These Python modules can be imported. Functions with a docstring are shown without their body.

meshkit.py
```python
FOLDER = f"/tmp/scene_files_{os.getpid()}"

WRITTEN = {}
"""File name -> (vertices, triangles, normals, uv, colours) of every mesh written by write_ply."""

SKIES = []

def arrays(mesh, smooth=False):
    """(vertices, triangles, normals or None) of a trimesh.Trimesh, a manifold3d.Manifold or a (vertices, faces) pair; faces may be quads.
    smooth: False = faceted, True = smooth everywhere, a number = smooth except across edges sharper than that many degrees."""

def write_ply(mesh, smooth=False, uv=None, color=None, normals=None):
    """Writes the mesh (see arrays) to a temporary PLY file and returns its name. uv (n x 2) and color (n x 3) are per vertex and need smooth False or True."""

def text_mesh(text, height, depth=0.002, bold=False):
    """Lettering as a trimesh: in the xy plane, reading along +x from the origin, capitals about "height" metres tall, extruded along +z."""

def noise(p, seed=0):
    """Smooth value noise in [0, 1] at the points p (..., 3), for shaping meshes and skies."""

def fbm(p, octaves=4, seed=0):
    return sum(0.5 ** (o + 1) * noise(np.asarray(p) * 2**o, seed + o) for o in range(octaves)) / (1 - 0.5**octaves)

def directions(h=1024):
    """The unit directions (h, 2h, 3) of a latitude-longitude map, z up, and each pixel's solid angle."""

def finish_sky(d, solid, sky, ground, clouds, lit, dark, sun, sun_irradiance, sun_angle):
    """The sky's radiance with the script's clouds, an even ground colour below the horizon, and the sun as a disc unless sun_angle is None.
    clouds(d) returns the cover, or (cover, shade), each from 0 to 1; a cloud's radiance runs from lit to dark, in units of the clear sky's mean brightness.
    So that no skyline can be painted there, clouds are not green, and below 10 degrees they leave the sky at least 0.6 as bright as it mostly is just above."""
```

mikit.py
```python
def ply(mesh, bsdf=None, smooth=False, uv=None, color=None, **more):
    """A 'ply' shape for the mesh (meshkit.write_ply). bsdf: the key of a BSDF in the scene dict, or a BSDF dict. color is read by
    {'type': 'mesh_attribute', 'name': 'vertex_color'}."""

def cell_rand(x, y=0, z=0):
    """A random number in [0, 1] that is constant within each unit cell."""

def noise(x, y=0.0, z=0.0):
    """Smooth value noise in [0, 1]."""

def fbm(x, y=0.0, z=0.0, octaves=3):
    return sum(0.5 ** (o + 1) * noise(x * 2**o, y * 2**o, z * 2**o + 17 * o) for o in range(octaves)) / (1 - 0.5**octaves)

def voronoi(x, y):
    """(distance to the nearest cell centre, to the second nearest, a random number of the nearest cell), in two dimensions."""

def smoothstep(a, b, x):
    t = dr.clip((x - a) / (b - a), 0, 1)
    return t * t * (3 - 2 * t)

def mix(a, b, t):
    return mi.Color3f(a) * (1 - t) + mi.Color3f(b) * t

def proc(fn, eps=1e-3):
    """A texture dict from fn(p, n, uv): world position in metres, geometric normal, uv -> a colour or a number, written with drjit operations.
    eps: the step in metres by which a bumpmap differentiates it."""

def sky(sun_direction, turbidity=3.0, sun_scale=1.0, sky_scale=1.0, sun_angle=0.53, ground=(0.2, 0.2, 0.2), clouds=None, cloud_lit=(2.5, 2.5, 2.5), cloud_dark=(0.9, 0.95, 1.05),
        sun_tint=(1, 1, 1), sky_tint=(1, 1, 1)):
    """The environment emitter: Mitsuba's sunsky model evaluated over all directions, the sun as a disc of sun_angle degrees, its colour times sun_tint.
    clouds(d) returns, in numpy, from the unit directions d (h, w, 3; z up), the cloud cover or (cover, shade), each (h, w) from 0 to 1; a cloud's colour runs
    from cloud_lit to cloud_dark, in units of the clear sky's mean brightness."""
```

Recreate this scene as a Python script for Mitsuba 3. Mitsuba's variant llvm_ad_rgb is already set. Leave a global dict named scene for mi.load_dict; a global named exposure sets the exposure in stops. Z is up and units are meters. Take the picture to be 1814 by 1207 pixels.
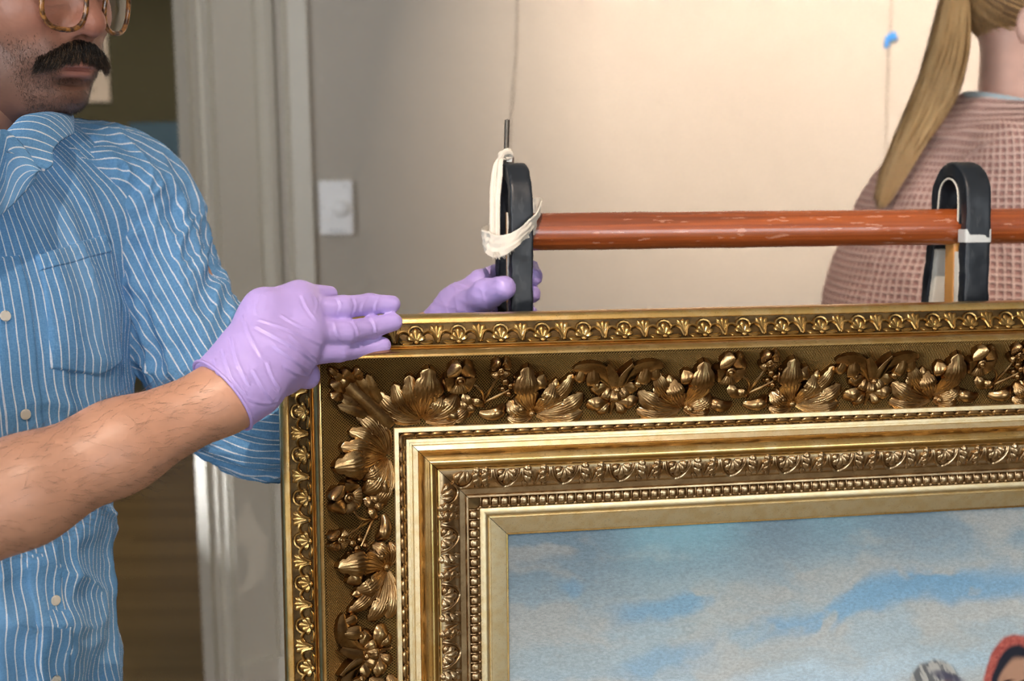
import math, random
import numpy as np, trimesh, drjit as dr, mitsuba as mi, mikit, meshkit
from mikit import noise as tnoise, fbm as tfbm, smoothstep, mix, proc, cell_rand
T = mi.ScalarTransform4f
scene, labels = {}, {}
RNG = np.random.default_rng(7)

# ------------------------------------------------------------------ camera
FPX, CX, CY = 2519.0, 907.0, 603.5
PITCH, ROLL, EYE = math.radians(8.5), math.radians(0.8), np.array([0, 0, 1.55])
FWD = np.array([0, math.cos(PITCH), -math.sin(PITCH)])
_d0 = np.array([0, -math.sin(PITCH), -math.cos(PITCH)])
RIGHT = np.array([1.0, 0, 0]) * math.cos(ROLL) + _d0 * math.sin(ROLL)
DOWN = _d0 * math.cos(ROLL) - np.array([1.0, 0, 0]) * math.sin(ROLL)
CAM = np.stack([RIGHT, DOWN, FWD], 1)          # camera axes in the world


def P(x, y, d):
    """World point seen at a place of the photograph at distance d along the lens axis (used to survey positions)."""
    return EYE + CAM @ np.array([(x - CX) / FPX * d, (y - CY) / FPX * d, d])


m4 = np.eye(4)
m4[:3, 0], m4[:3, 1], m4[:3, 2], m4[:3, 3] = -RIGHT, -DOWN, FWD, EYE
scene['camera'] = {'type': 'thinlens', 'fov': math.degrees(2 * math.atan(907 / FPX)), 'fov_axis': 'x', 'aperture_radius': 0.0042,
                   'focus_distance': 1.37, 'near_clip': 0.05, 'far_clip': 60.0, 'to_world': T(m4.tolist())}
exposure = 0.0

# ------------------------------------------------------------------ daylight, a wall lamp and added spots
def rgb(*c):
    return {'type': 'rgb', 'value': list(c)}


def pane_light(key, corner, e1, e2, radiance):
    """A bright overcast sky seen through the panes of a window: an emitting sheet set in its opening; those of the glazed doors are added."""
    c, e1, e2 = (np.asarray(v, float) for v in (corner, e1, e2))
    v = np.array([c, c + e1, c + e1 + e2, c + e2])
    scene[key] = mikit.ply((v, np.array([[0, 1, 2], [0, 2, 3]])), 'mat_white_gloss', emitter={'type': 'area', 'radiance': rgb(*radiance)})


def spot(key, origin, target, power, cutoff, beam):
    scene[key] = {'type': 'spot', 'to_world': T().look_at(origin=list(map(float, origin)), target=list(map(float, target)), up=[0.1, 0.2, 1]),
                  'intensity': rgb(*power), 'cutoff_angle': cutoff, 'beam_width': beam}


ROOM = dict(x0=-3.2, x1=5.4, y0=-3.6, y1=3.75, z1=3.05)
# windows: two in the wall behind the camera, two in the left wall (emission faces the room)
DAY = np.array([0.93, 0.97, 1.02])
for i, (xa, xb) in enumerate(((-2.2, -0.9), (1.0, 2.2))):
    pane_light('window_%d__pane' % (i + 1), (xb, ROOM['y0'] + 0.01, 0.9), (xa - xb, 0, 0), (0, 0, 1.75), DAY * 7.5)
for i, (ya, yb) in enumerate(((-3.1, -1.9), (-1.5, -0.3))):
    pane_light('window_%d__pane' % (i + 3), (ROOM['x0'] + 0.01, ya, 0.9), (0, yb - ya, 0), (0, 0, 1.75), DAY * 10.0)
pane_light('door_1__pane', (3.32, ROOM['y0'] + 0.012, 0.05), (-0.66, 0, 0), (0, 0, 0.22), (1.5, 5.2, 5.9))  # added low glow on the solid wall, placed to reflect in the painting
pane_light('door_2__pane', (4.12, ROOM['y0'] + 0.012, 0.05), (-0.48, 0, 0), (0, 0, 0.22), (0.9, 3.0, 3.5))
pane_light('door_1__pane_001', (3.32, ROOM['y0'] + 0.012, 0.42), (-0.82, 0, 0), (0, 0, 1.7), DAY * 6.0)  # bright panes added to draw highlight streaks along the mouldings
pane_light('door_2__pane_001', (4.30, ROOM['y0'] + 0.012, 0.42), (-0.72, 0, 0), (0, 0, 1.7), DAY * 6.0)
WARM = np.array([1.0, 0.80, 0.64])
spot('lamp_light_wall', (0.95, 2.2, 3.0), (0.75, 3.75, 1.90), WARM * 31.0, 27, 14)
spot('added_light_frame', (0.0, 0.0, 2.95), (0.22, 1.4, 1.12), WARM * 15.0, 23, 12)  # unseen spot added to brighten the gilding and give it highlights
spot('added_light_woman', (2.3, 0.9, 2.95), (0.86, 2.3, 1.38), (7.5, 6.6, 5.8), 15, 8)  # unseen spot added so that the woman is not dim
spot('added_light_jamb', (-2.95, 4.15, 1.1), (-0.85, 3.77, 0.74), DAY * 45.0, 9, 4)  # beam without a fixture, added to whiten the casing edge strips
spot('added_light_hall', (-1.95, 5.6, 2.9), (-1.6, 6.2, 0), WARM * 7.0, 60, 30)  # unseen spot added to lift the hall floor and wall

# ------------------------------------------------------------------ materials
def princ(color, rough=0.5, metallic=0.0, **k):
    return {'type': 'twosided', 'b': {'type': 'principled', 'base_color': color if isinstance(color, dict) else rgb(*color), 'roughness': rough, 'metallic': metallic, **k}}


def bump(inner, fn, scale, eps=3e-4):
    return {'type': 'twosided', 'b': {'type': 'bumpmap', 'arbitrary': proc(fn, eps), 'scale': scale, 'b': inner['b'] if inner['type'] == 'twosided' else inner}}


def worn(c1, c2, c3, f=90.0, t=(0.35, 0.75)):
    """Metal leaf with rubbed patches: two tones by slow noise, fine specks of a third."""
    def fn(p, n, uv):
        a = smoothstep(t[0], t[1], tfbm(p.x * f, p.y * f, p.z * f))
        b = smoothstep(0.66, 0.8, tfbm(p.x * f * 9, p.y * f * 9, p.z * f * 9 + 5, octaves=2))
        return mix(mix(c1, c2, a), c3, b * 0.55)
    return proc(fn)


def wall_color(c, amp=0.03):
    def fn(p, n, uv):
        return mi.Color3f(c) * (1 - amp + 2 * amp * tfbm(p.x * 1.3, p.y * 1.3, p.z * 1.3))
    return proc(fn)


def wall_bump(p, n, uv):
    return tfbm(p.x * 260, p.y * 260, p.z * 260, octaves=2)


scene['mat_wall'] = bump(princ(wall_color((0.47, 0.43, 0.375)), 0.85), wall_bump, 0.0004)
scene['mat_wall_deep'] = princ(wall_color((0.16, 0.12, 0.09)), 0.7)
scene['mat_ceiling'] = princ((0.80, 0.79, 0.76), 0.9)
scene['mat_trim'] = princ((0.61, 0.57, 0.49), 0.42)
scene['mat_white_gloss'] = princ((0.86, 0.86, 0.85), 0.25)
scene['mat_trim_gloss'] = princ((0.50, 0.52, 0.49), 0.16, clearcoat=0.6, clearcoat_gloss=0.95)
scene['mat_hall_wall'] = princ(wall_color((0.085, 0.082, 0.042), 0.12), 0.8)
scene['mat_hall_teal'] = princ((0.03, 0.085, 0.125), 0.35)
scene['mat_paper'] = princ((0.78, 0.70, 0.58), 0.7)
scene['mat_plastic'] = princ((0.87, 0.87, 0.88), 0.35)
scene['mat_plastic_grey'] = princ((0.55, 0.56, 0.58), 0.4)


def floor_col(p, n, uv):
    i = dr.floor(p.y / 0.085)
    j = dr.floor(p.x / 1.1 + cell_rand(i, 3) * 7)
    r = cell_rand(i, j)
    g = tfbm(p.x * 5 + i * 3.7, p.y * 90, 0)
    return mix((0.15, 0.10, 0.045), (0.27, 0.195, 0.09), 0.5 * r + 0.5 * g)


scene['mat_floor'] = {'type': 'twosided', 'b': {'type': 'principled', 'base_color': proc(floor_col), 'roughness': 0.28, 'specular': 0.5}}
scene['mat_gold_band'] = princ(worn((0.76, 0.50, 0.175), (0.84, 0.60, 0.27), (0.33, 0.21, 0.08)), 0.27, 1.0)
scene['mat_gold_gloss'] = princ(worn((0.66, 0.41, 0.14), (0.78, 0.53, 0.23), (0.38, 0.23, 0.08), 60), 0.19, 1.0)
scene['mat_gold_leaf'] = princ(worn((0.86, 0.72, 0.45), (0.80, 0.63, 0.34), (0.42, 0.32, 0.17), 140), 0.38, 1.0)
scene['mat_bronze'] = princ(worn((0.30, 0.175, 0.075), (0.50, 0.33, 0.155), (0.10, 0.055, 0.022), 75), 0.23, 1.0)
scene['mat_bronze_pale'] = princ(worn((0.44, 0.30, 0.165), (0.60, 0.44, 0.26), (0.22, 0.14, 0.065), 75), 0.26, 1.0)
scene['mat_gold_orn'] = princ(worn((0.33, 0.195, 0.062), (0.48, 0.31, 0.115), (0.12, 0.065, 0.02), 90), 0.27, 1.0)
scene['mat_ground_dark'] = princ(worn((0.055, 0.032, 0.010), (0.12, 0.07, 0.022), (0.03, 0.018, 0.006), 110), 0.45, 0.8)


def net_bump(p, n, uv):
    """Raised diagonal netting pressed into the composition ground of the hollow moulding (about 2.4 mm mesh)."""
    a, b = (uv.x + uv.y * 0.75) * 1000 / 2.9, (uv.x - uv.y * 0.75) * 1000 / 2.9
    da, db = dr.abs(a - dr.floor(a) - 0.5) * 2, dr.abs(b - dr.floor(b) - 0.5) * 2
    return smoothstep(0.35, 0.95, dr.maximum(da, db))


def net_col(p, n, uv):
    a = smoothstep(0.35, 0.8, tfbm(p.x * 60, p.y * 60, p.z * 60))
    return mix(mix((0.015, 0.008, 0.003), (0.40, 0.235, 0.07), net_bump(p, n, uv)), (0.5, 0.33, 0.13), 0.10 * a)


scene['mat_net'] = {'type': 'twosided', 'b': {'type': 'bumpmap', 'arbitrary': proc(net_bump, 2e-4), 'scale': 0.0011,
                                              'b': {'type': 'principled', 'base_color': proc(net_col), 'roughness': 0.36, 'metallic': 0.9}}}
scene['mat_black'] = princ((0.004, 0.003, 0.002), 0.9)

# ------------------------------------------------------------------ mesh helpers
_count = {}


def numbered(name):
    k = _count.get(name, 0)
    _count[name] = k + 1
    return name if k == 0 else '%s_%03d' % (name, k)


def add(key, mesh, mat, smooth=30, uv=None, color=None):
    key = numbered(key)
    scene[key] = mikit.ply(mesh, mat, smooth=smooth, uv=uv, color=color)
    return key


def tag(key, label=None, category=None, group=None, kind=None):
    d = labels.setdefault(key, {})
    for k, v in (('label', label), ('category', category), ('group', group), ('kind', kind)):
        if v:
            d[k] = v


def cat(meshes):
    v, f, n = [], [], 0
    for m in meshes:
        mv, mf = (m.vertices, m.faces) if hasattr(m, 'vertices') else m
        mf = np.asarray(mf)
        if mf.shape[1] == 4:
            mf = np.vstack([mf[:, [0, 1, 2]], mf[:, [0, 2, 3]]])
        v.append(np.asarray(mv, float)); f.append(mf + n); n += len(mv)
    return np.vstack(v), np.vstack(f)


def grid_faces(nu, nv, closed=False):
    """Quads of an nu x nv vertex grid (row-major); closed: the second direction wraps."""
    i, j = np.meshgrid(np.arange(nu - 1), np.arange(nv if closed else nv - 1), indexing='ij')
    j2 = (j + 1) % nv
    q = np.stack([i * nv + j, (i + 1) * nv + j, (i + 1) * nv + j2, i * nv + j2], -1).reshape(-1, 4)
    return np.vstack([q[:, [0, 1, 2]], q[:, [0, 2, 3]]])


def box(x0, x1, y0, y1, z0, z1, bev=0.0):
    if bev <= 0:
        return trimesh.creation.box(bounds=[[x0, y0, z0], [x1, y1, z1]])
    pts = []
    for x in (x0, x1):
        for y in (y0, y1):
            for z in (z0, z1):
                sx, sy, sz = (bev if x == x0 else -bev), (bev if y == y0 else -bev), (bev if z == z0 else -bev)
                pts += [(x + sx, y + sy, z), (x + sx, y, z + sz), (x, y + sy, z + sz)]
    return trimesh.convex.convex_hull(np.array(pts))


def extrude_z(poly, z0, z1):
    """Upright prism of a plan outline (counter-clockwise list of x, y)."""
    from shapely.geometry import Polygon
    m = trimesh.creation.extrude_polygon(Polygon(poly), z1 - z0, engine='earcut')
    m.apply_translation([0, 0, z0])
    return m


def smooth_path(pts, n):
    """Catmull-Rom (centripetal-ish, via scipy pchip-free cubic) resample of points with any number of columns."""
    from scipy.interpolate import CubicSpline
    p = np.asarray(pts, float)
    t = np.concatenate([[0], np.cumsum(np.linalg.norm(np.diff(p[:, :3], axis=0), axis=1) + 1e-9)])
    t /= t[-1]
    return CubicSpline(t, p, bc_type='natural')(np.linspace(0, 1, n)) if len(p) > 2 else p[0] + np.linspace(0, 1, n)[:, None] * (p[-1] - p[0])


def frames(p, up=(0, 0, 1)):
    """Parallel-transported axes (a, b) along a polyline."""
    t = np.gradient(p, axis=0)
    t /= np.linalg.norm(t, axis=1, keepdims=True) + 1e-12
    a = np.cross(np.asarray(up, float), t[0])
    if np.linalg.norm(a) < 1e-3:
        a = np.cross([1, 0, 0], t[0])
    a /= np.linalg.norm(a)
    A = []
    for k in range(len(p)):
        a = a - t[k] * (a @ t[k])
        a /= np.linalg.norm(a) + 1e-12
        A.append(a)
    A = np.array(A)
    return t, A, np.cross(t, A)


def tube(pts, r, sides=8, n=None, caps=True, up=(0, 0, 1), flat=1.0):
    """Tube along points; r a number or a list; flat squeezes the second axis."""
    pts = np.asarray(pts, float)
    r = np.broadcast_to(np.asarray(r, float), (len(pts),))
    if n:
        q = smooth_path(np.column_stack([pts, r]), n)
        pts, r = q[:, :3], np.maximum(q[:, 3], 1e-5)
    t, A, B = frames(pts, up)
    ang = np.arange(sides) * 2 * np.pi / sides
    v = pts[:, None] + r[:, None, None] * (np.cos(ang)[None, :, None] * A[:, None] + flat * np.sin(ang)[None, :, None] * B[:, None])
    v = v.reshape(-1, 3)
    f = grid_faces(len(pts), sides, True)[:, ::-1]
    if caps:
        m = len(v)
        v = np.vstack([v, pts[0] - t[0] * r[0] * 0.35, pts[-1] + t[-1] * r[-1] * 0.35])
        k = np.arange(sides)
        f = np.vstack([f, np.stack([np.full(sides, m), (k + 1) % sides, k], 1), np.stack([np.full(sides, m + 1), m - sides + k, m - sides + (k + 1) % sides], 1)])
    return v, f


def many_tubes(paths, radii, sides=3):
    """Many thin hairs at once: paths (n, k, 3), radii (k,) or (n, k)."""
    p = np.asarray(paths, float)
    n, k, _ = p.shape
    t = np.gradient(p, axis=1)
    t /= np.linalg.norm(t, axis=2, keepdims=True) + 1e-12
    ref = np.where(np.abs(t[..., 2:]) < 0.85, np.array([0, 0, 1.0]), np.array([1.0, 0, 0]))
    a = np.cross(t, ref); a /= np.linalg.norm(a, axis=2, keepdims=True) + 1e-12
    b = np.cross(t, a)
    ang = np.arange(sides) * 2 * np.pi / sides
    r = np.broadcast_to(np.asarray(radii, float), (n, k))
    v = p[:, :, None] + r[:, :, None, None] * (np.cos(ang)[None, None, :, None] * a[:, :, None] + np.sin(ang)[None, None, :, None] * b[:, :, None])
    f1 = grid_faces(k, sides, True)
    f = (f1[None] + (np.arange(n) * k * sides)[:, None, None]).reshape(-1, 3)
    return v.reshape(-1, 3), f


def ellipsoid(c, r, sub=2, rot=None):
    m = trimesh.creation.icosphere(subdivisions=sub)
    v = m.vertices * np.asarray(r, float)
    if rot is not None:
        v = v @ np.asarray(rot).T
    return v + np.asarray(c, float), np.array(m.faces)


# ------------------------------------------------------------------ the room
X0, X1, Y0, Y1, Z1 = ROOM['x0'], ROOM['x1'], ROOM['y0'], ROOM['y1'], ROOM['z1']


def struct(key, mesh, mat, label=None, smooth=30, **k):
    key = add(key, mesh, mat, smooth, **k)
    if '__' not in key:
        tag(key, label, kind='structure')
    return key


HX1 = -0.86                                       # right edge of the doorway
struct('floor', box(X0 - 0.1, X1 + 0.1, Y0 - 0.1, 7.2, -0.05, 0.0), 'mat_floor', 'glossy brown strip-wood floor of room and hall')
struct('ceiling', box(X0 - 0.1, X1 + 0.1, Y0 - 0.1, 7.2, Z1, Z1 + 0.06), 'mat_ceiling', 'plain white ceiling over the room')
struct('wall_back', box(-0.60, X1 + 0.1, Y1, Y1 + 0.12, 0, Z1), 'mat_wall', 'beige painted wall lit warm by a lamp')
struct('wall_door_head', box(X0 - 0.1, -0.60, Y1, Y1 + 0.12, 2.25, Z1), 'mat_wall', 'beige wall above the doorway')
struct('wall_left', cat([box(X0 - 0.1, X0, Y0, -3.1, 0, Z1), box(X0 - 0.1, X0, -1.9, -1.5, 0, Z1), box(X0 - 0.1, X0, -0.3, 7.1, 0, Z1),
                         box(X0 - 0.1, X0, -3.1, -1.9, 0, 0.9), box(X0 - 0.1, X0, -3.1, -1.9, 2.65, Z1), box(X0 - 0.1, X0, -1.5, -0.3, 0, 0.9), box(X0 - 0.1, X0, -1.5, -0.3, 2.65, Z1)]), 'mat_wall_deep', 'brown wall with two windows')
struct('wall_right', box(X1, X1 + 0.1, Y0, Y1, 0, Z1), 'mat_wall_deep', 'brown wall on the right side of room')
struct('wall_front', cat([box(X0, -2.2, Y0 - 0.1, Y0, 0, Z1), box(-0.9, 1.0, Y0 - 0.1, Y0, 0, Z1), box(2.2, X1, Y0 - 0.1, Y0, 0, Z1),
                          box(-2.2, -0.9, Y0 - 0.1, Y0, 0, 0.9), box(-2.2, -0.9, Y0 - 0.1, Y0, 2.65, Z1), box(1.0, 2.2, Y0 - 0.1, Y0, 0, 0.9), box(1.0, 2.2, Y0 - 0.1, Y0, 2.65, Z1)]), 'mat_wall_deep', 'brown wall with two windows behind the viewer')
for i, (xa, xb) in enumerate(((-2.2, -0.9), (1.0, 2.2))):
    w = 'window_%d' % (i + 1)
    y = Y0 + 0.02
    bars = [box(xa - .06, xb + .06, Y0 - .02, Y0 + .05, 2.6, 2.72), box(xa - .06, xb + .06, Y0 - .02, Y0 + .07, 0.83, 0.93), box(xa - .06, xa + .05, Y0 - .02, Y0 + .05, .9, 2.65), box(xb - .05, xb + .06, Y0 - .02, Y0 + .05, .9, 2.65)]
    bars += [box(xa, xb, Y0, Y0 + .04, 1.74, 1.80), box((xa + xb) / 2 - .02, (xa + xb) / 2 + .02, Y0, Y0 + .035, .9, 2.65)]
    struct(w + '__window_frame', cat(bars), 'mat_white_gloss'); tag(w, 'white sash window behind the viewer', kind='structure')
    tag(w + '__pane', kind='structure')
for i, (ya, yb) in enumerate(((-3.1, -1.9), (-1.5, -0.3))):
    w = 'window_%d' % (i + 3)
    bars = [box(X0 - .02, X0 + .05, ya - .06, yb + .06, 2.6, 2.72), box(X0 - .02, X0 + .07, ya - .06, yb + .06, .83, .93), box(X0 - .02, X0 + .05, ya - .06, ya + .05, .9, 2.65), box(X0 - .02, X0 + .05, yb - .05, yb + .06, .9, 2.65),
            box(X0, X0 + .04, ya, yb, 1.74, 1.80), box(X0, X0 + .035, (ya + yb) / 2 - .02, (ya + yb) / 2 + .02, .9, 2.65)]
    struct(w + '__window_frame', cat(bars), 'mat_white_gloss'); tag(w, 'white sash window in the left wall', kind='structure')
for i, (xa, xb) in enumerate(((2.50, 3.32), (3.58, 4.30))):
    bars = [box(xa - .09, xa + .02, Y0, Y0 + .04, 0, 2.25), box(xb - .02, xb + .09, Y0, Y0 + .04, 0, 2.25), box(xa, xb, Y0, Y0 + .04, .0, .07), box(xa, xb, Y0, Y0 + .04, .26, .43), box(xa - .09, xb + .09, Y0, Y0 + .045, 2.08, 2.28),
            box(xa + .40, xa + .425, Y0, Y0 + .03, .05, 2.1), box(xa, xb, Y0, Y0 + .03, 1.22, 1.25), box(xa, xa + .16, Y0, Y0 + .035, .05, .3)]
    struct('door_%d__added_door_frame' % (i + 1), cat(bars), 'mat_white_gloss'); tag('door_%d' % (i + 1), 'added glazed door behind the viewer with panes lit for reflections', kind='structure')
# hall behind the doorway
struct('wall_hall', box(X0, 0.2, 7.0, 7.1, 0, Z1), 'mat_hall_wall', 'dark olive wall at the end of the hall')
struct('wall_hall_right', box(-0.60, -0.48, Y1 + 0.12, 7.0, 0, Z1), 'mat_hall_wall', 'dark olive side wall of the hall')
# fluted door casing in front of the wall edge: plan outline, extruded
def casing():
    pl = lambda px, y: ((px - CX) / FPX * y / math.cos(PITCH) * 1.0, y)       # px: column at mid height of the photograph
    front = [pl(334, 3.84), pl(334, 3.80), pl(355, 3.757), pl(356.5, 3.775), pl(359, 3.777), pl(373, 3.742), pl(376, 3.748), pl(380, 3.750), pl(384, 3.738), pl(391, 3.732), pl(397, 3.742),
             pl(400, 3.715), pl(470, 3.775), pl(472, 3.79), pl(478, 3.79), pl(480, 3.765), pl(492, 3.755), pl(504, 3.765), pl(506, 3.785), pl(512, 3.785), pl(514, 3.755), pl(522, 3.745), pl(526, 3.752), pl(528, 3.745), pl(529.5, 3.735), pl(562, 3.725), pl(564, 3.73), pl(564, 3.80)]
    return front
cz = casing()
parts_z = (0.0, 2.25)
struct('trim_1', extrude_z([(cz[0][0], 3.86)] + cz + [(cz[-1][0], 3.86)], *parts_z), 'mat_trim', 'grey fluted door casing between dark doorway and beige wall')
# baseboards
struct('baseboard_back', cat([box(cz[-1][0], X1, Y1 - 0.018, Y1, 0, 0.10, .003), box(cz[-1][0], X1, Y1 - 0.03, Y1, 0.10, 0.125, .006)]), 'mat_trim', 'low grey baseboard with a pale top bead')


def offset_cap(pts, o, z0, z1):
    from shapely.geometry import LineString
    g = LineString(pts).buffer(o, cap_style=2, join_style=2)
    m = trimesh.creation.extrude_polygon(g, z1 - z0, engine='earcut'); m.apply_translation([0, 0, z0]); return m


struct('baseboard_casing', cat([offset_cap([cz[11], cz[12], (cz[15][0], cz[12][1] - .004), cz[17], cz[21], cz[25], cz[26]], 0.012, 0.0, 0.112)]), 'mat_trim', 'plinth block at the foot of the fluted casing')
struct('trim_2', box(X0, cz[0][0] + 0.02, Y1 - 0.02, Y1 + 0.13, 2.2, 2.3, .005), 'mat_trim', 'grey head casing over the doorway')
key = add('hall_panel', box(-1.80, -1.50, 6.80, 6.985, 0.0, 1.60, .004), 'mat_hall_teal'); tag(key, 'dark teal panel standing low in the dim hall beyond doorway', 'panel')

# ------------------------------------------------------------------ picture frame: local axes (right, down, out of the picture)
FU = np.array([0.98029194, -0.02621823, 0.19580682]); FD = np.array([0.00958671, 0.99629995, 0.0854079]); FN = np.array([0.19732157, 0.08184753, -0.97691616])
FAX = CAM @ np.stack([FU, FD, FN], 1)
FO = EYE + CAM @ np.array([-0.18380611, 0.01826599, 1.36]) - FAX[:, 2] * 0.058       # corner of the raised rim, at the wall side plane
FW, FH = 1.30, 0.98                                                                    # between the rims


def fr(a, b, c):
    """Frame coordinates in metres -> world."""
    return FO + np.stack(np.broadcast_arrays(a, b, c), -1) @ FAX.T


def flip(f):
    return np.asarray(f)[:, ::-1]


MM = 1e-3
PROF = {  # across (from the rim inwards) and height above the wall side, millimetres
    'back_edge': [(-37, -12), (-37, 9), (-36.2, 11.5), (-35.3, 13), (-29.8, 16), (-29.2, 15.6), (-28.8, 13.2)],
    'outer_ground': [(-28.8, 13.2), (-26, 13.4), (-20, 15.2), (-14, 18.6), (-10, 22.4), (-9, 24)],
    'rim_bead': [(-9, 24), (-8.8, 26.2), (-8.0, 27), (-7.2, 26.6), (-6.9, 25), (-6.5, 28), (-5.9, 33), (-5.6, 38), (-6.0, 42), (-6.6, 45), (-6.4, 49), (-5.2, 53), (-3.4, 56), (-1.4, 57.6), (0, 58)],
    'hollow_ground': [(0, 58), (2, 57.3), (5, 54.4), (10, 49), (16, 43.3), (23, 37.6), (31, 32), (40, 27), (50, 23), (60, 20.6), (70, 19.6), (73.2, 19.6)],
    'outer_land': [(73.2, 19.6), (73.3, 27.4), (73.9, 28), (77.9, 28), (78.4, 27.6), (78.6, 24.4)],
    'chain_bed': [(78.6, 24.4), (85.1, 24.4)],
    'inner_land': [(85.1, 24.4), (85.3, 27.2), (85.8, 27.6), (88.6, 27.6), (89, 27.2), (89.2, 23), (91.8, 23)],
    'step_band': [(91.8, 23), (92, 26.6), (92.4, 27), (96.6, 29.4), (97, 29.2), (97.2, 27.8)],
    'great_bead': [(97.2, 27.8), (97.6, 29.5), (98.6, 31.6), (100, 33.6), (102, 35.8), (104.5, 37.6), (107.5, 38.6), (110.5, 38.2), (113, 36.8), (115, 34.6), (115.8, 32.6), (116.2, 32.4), (117.6, 32.2), (117.8, 30.6)],
    'egg_ground': [(117.8, 30.6), (121, 30.4), (125, 29.2), (130, 26.6), (135, 23), (139, 19.4), (140, 18.9)],
    'inner_step': [(140, 18.9), (145.4, 17.6), (145.8, 17), (146, 17.8), (147, 18.6), (148.6, 18.6), (149.4, 17.8), (149.6, 12.2)],
    'bead_bed': [(149.6, 12.2), (161.4, 11.6)],
    'sight_band': [(161.4, 11.6), (161.5, 13.6), (162, 14), (169.6, 12.8), (170, 12.4), (170.3, 10), (171.0, 9.8)],
    'liner': [(171.0, 9.8), (171.1, 11.4), (171.8, 12), (172.6, 11.8), (172.9, 11.2), (173.2, 11.6), (189.4, 7.6), (189.8, 7.2), (189.9, 5.6)],
    'sight_edge': [(189.9, 5.6), (190.2, 6.2), (191.6, 6.0), (192.2, 5.2), (192.2, 2)],
}
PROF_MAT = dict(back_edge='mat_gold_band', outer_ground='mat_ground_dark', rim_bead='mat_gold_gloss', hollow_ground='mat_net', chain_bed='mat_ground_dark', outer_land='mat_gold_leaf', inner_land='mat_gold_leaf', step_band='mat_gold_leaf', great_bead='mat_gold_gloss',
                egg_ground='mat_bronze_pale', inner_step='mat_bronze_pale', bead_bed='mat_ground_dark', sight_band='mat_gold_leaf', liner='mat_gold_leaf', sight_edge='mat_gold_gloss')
FRAME = 'picture_frame'


def member(side, x, s, w):
    """Point of one of the four members: x along, s across inwards, w height (metres)."""
    return {'top': lambda: fr(x, s, w), 'left': lambda: fr(s, x, w), 'bottom': lambda: fr(x, FH - s, w), 'right': lambda: fr(FW - s, x, w)}[side]()


MIRROR = {'top': False, 'left': True, 'bottom': True, 'right': False}


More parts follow.
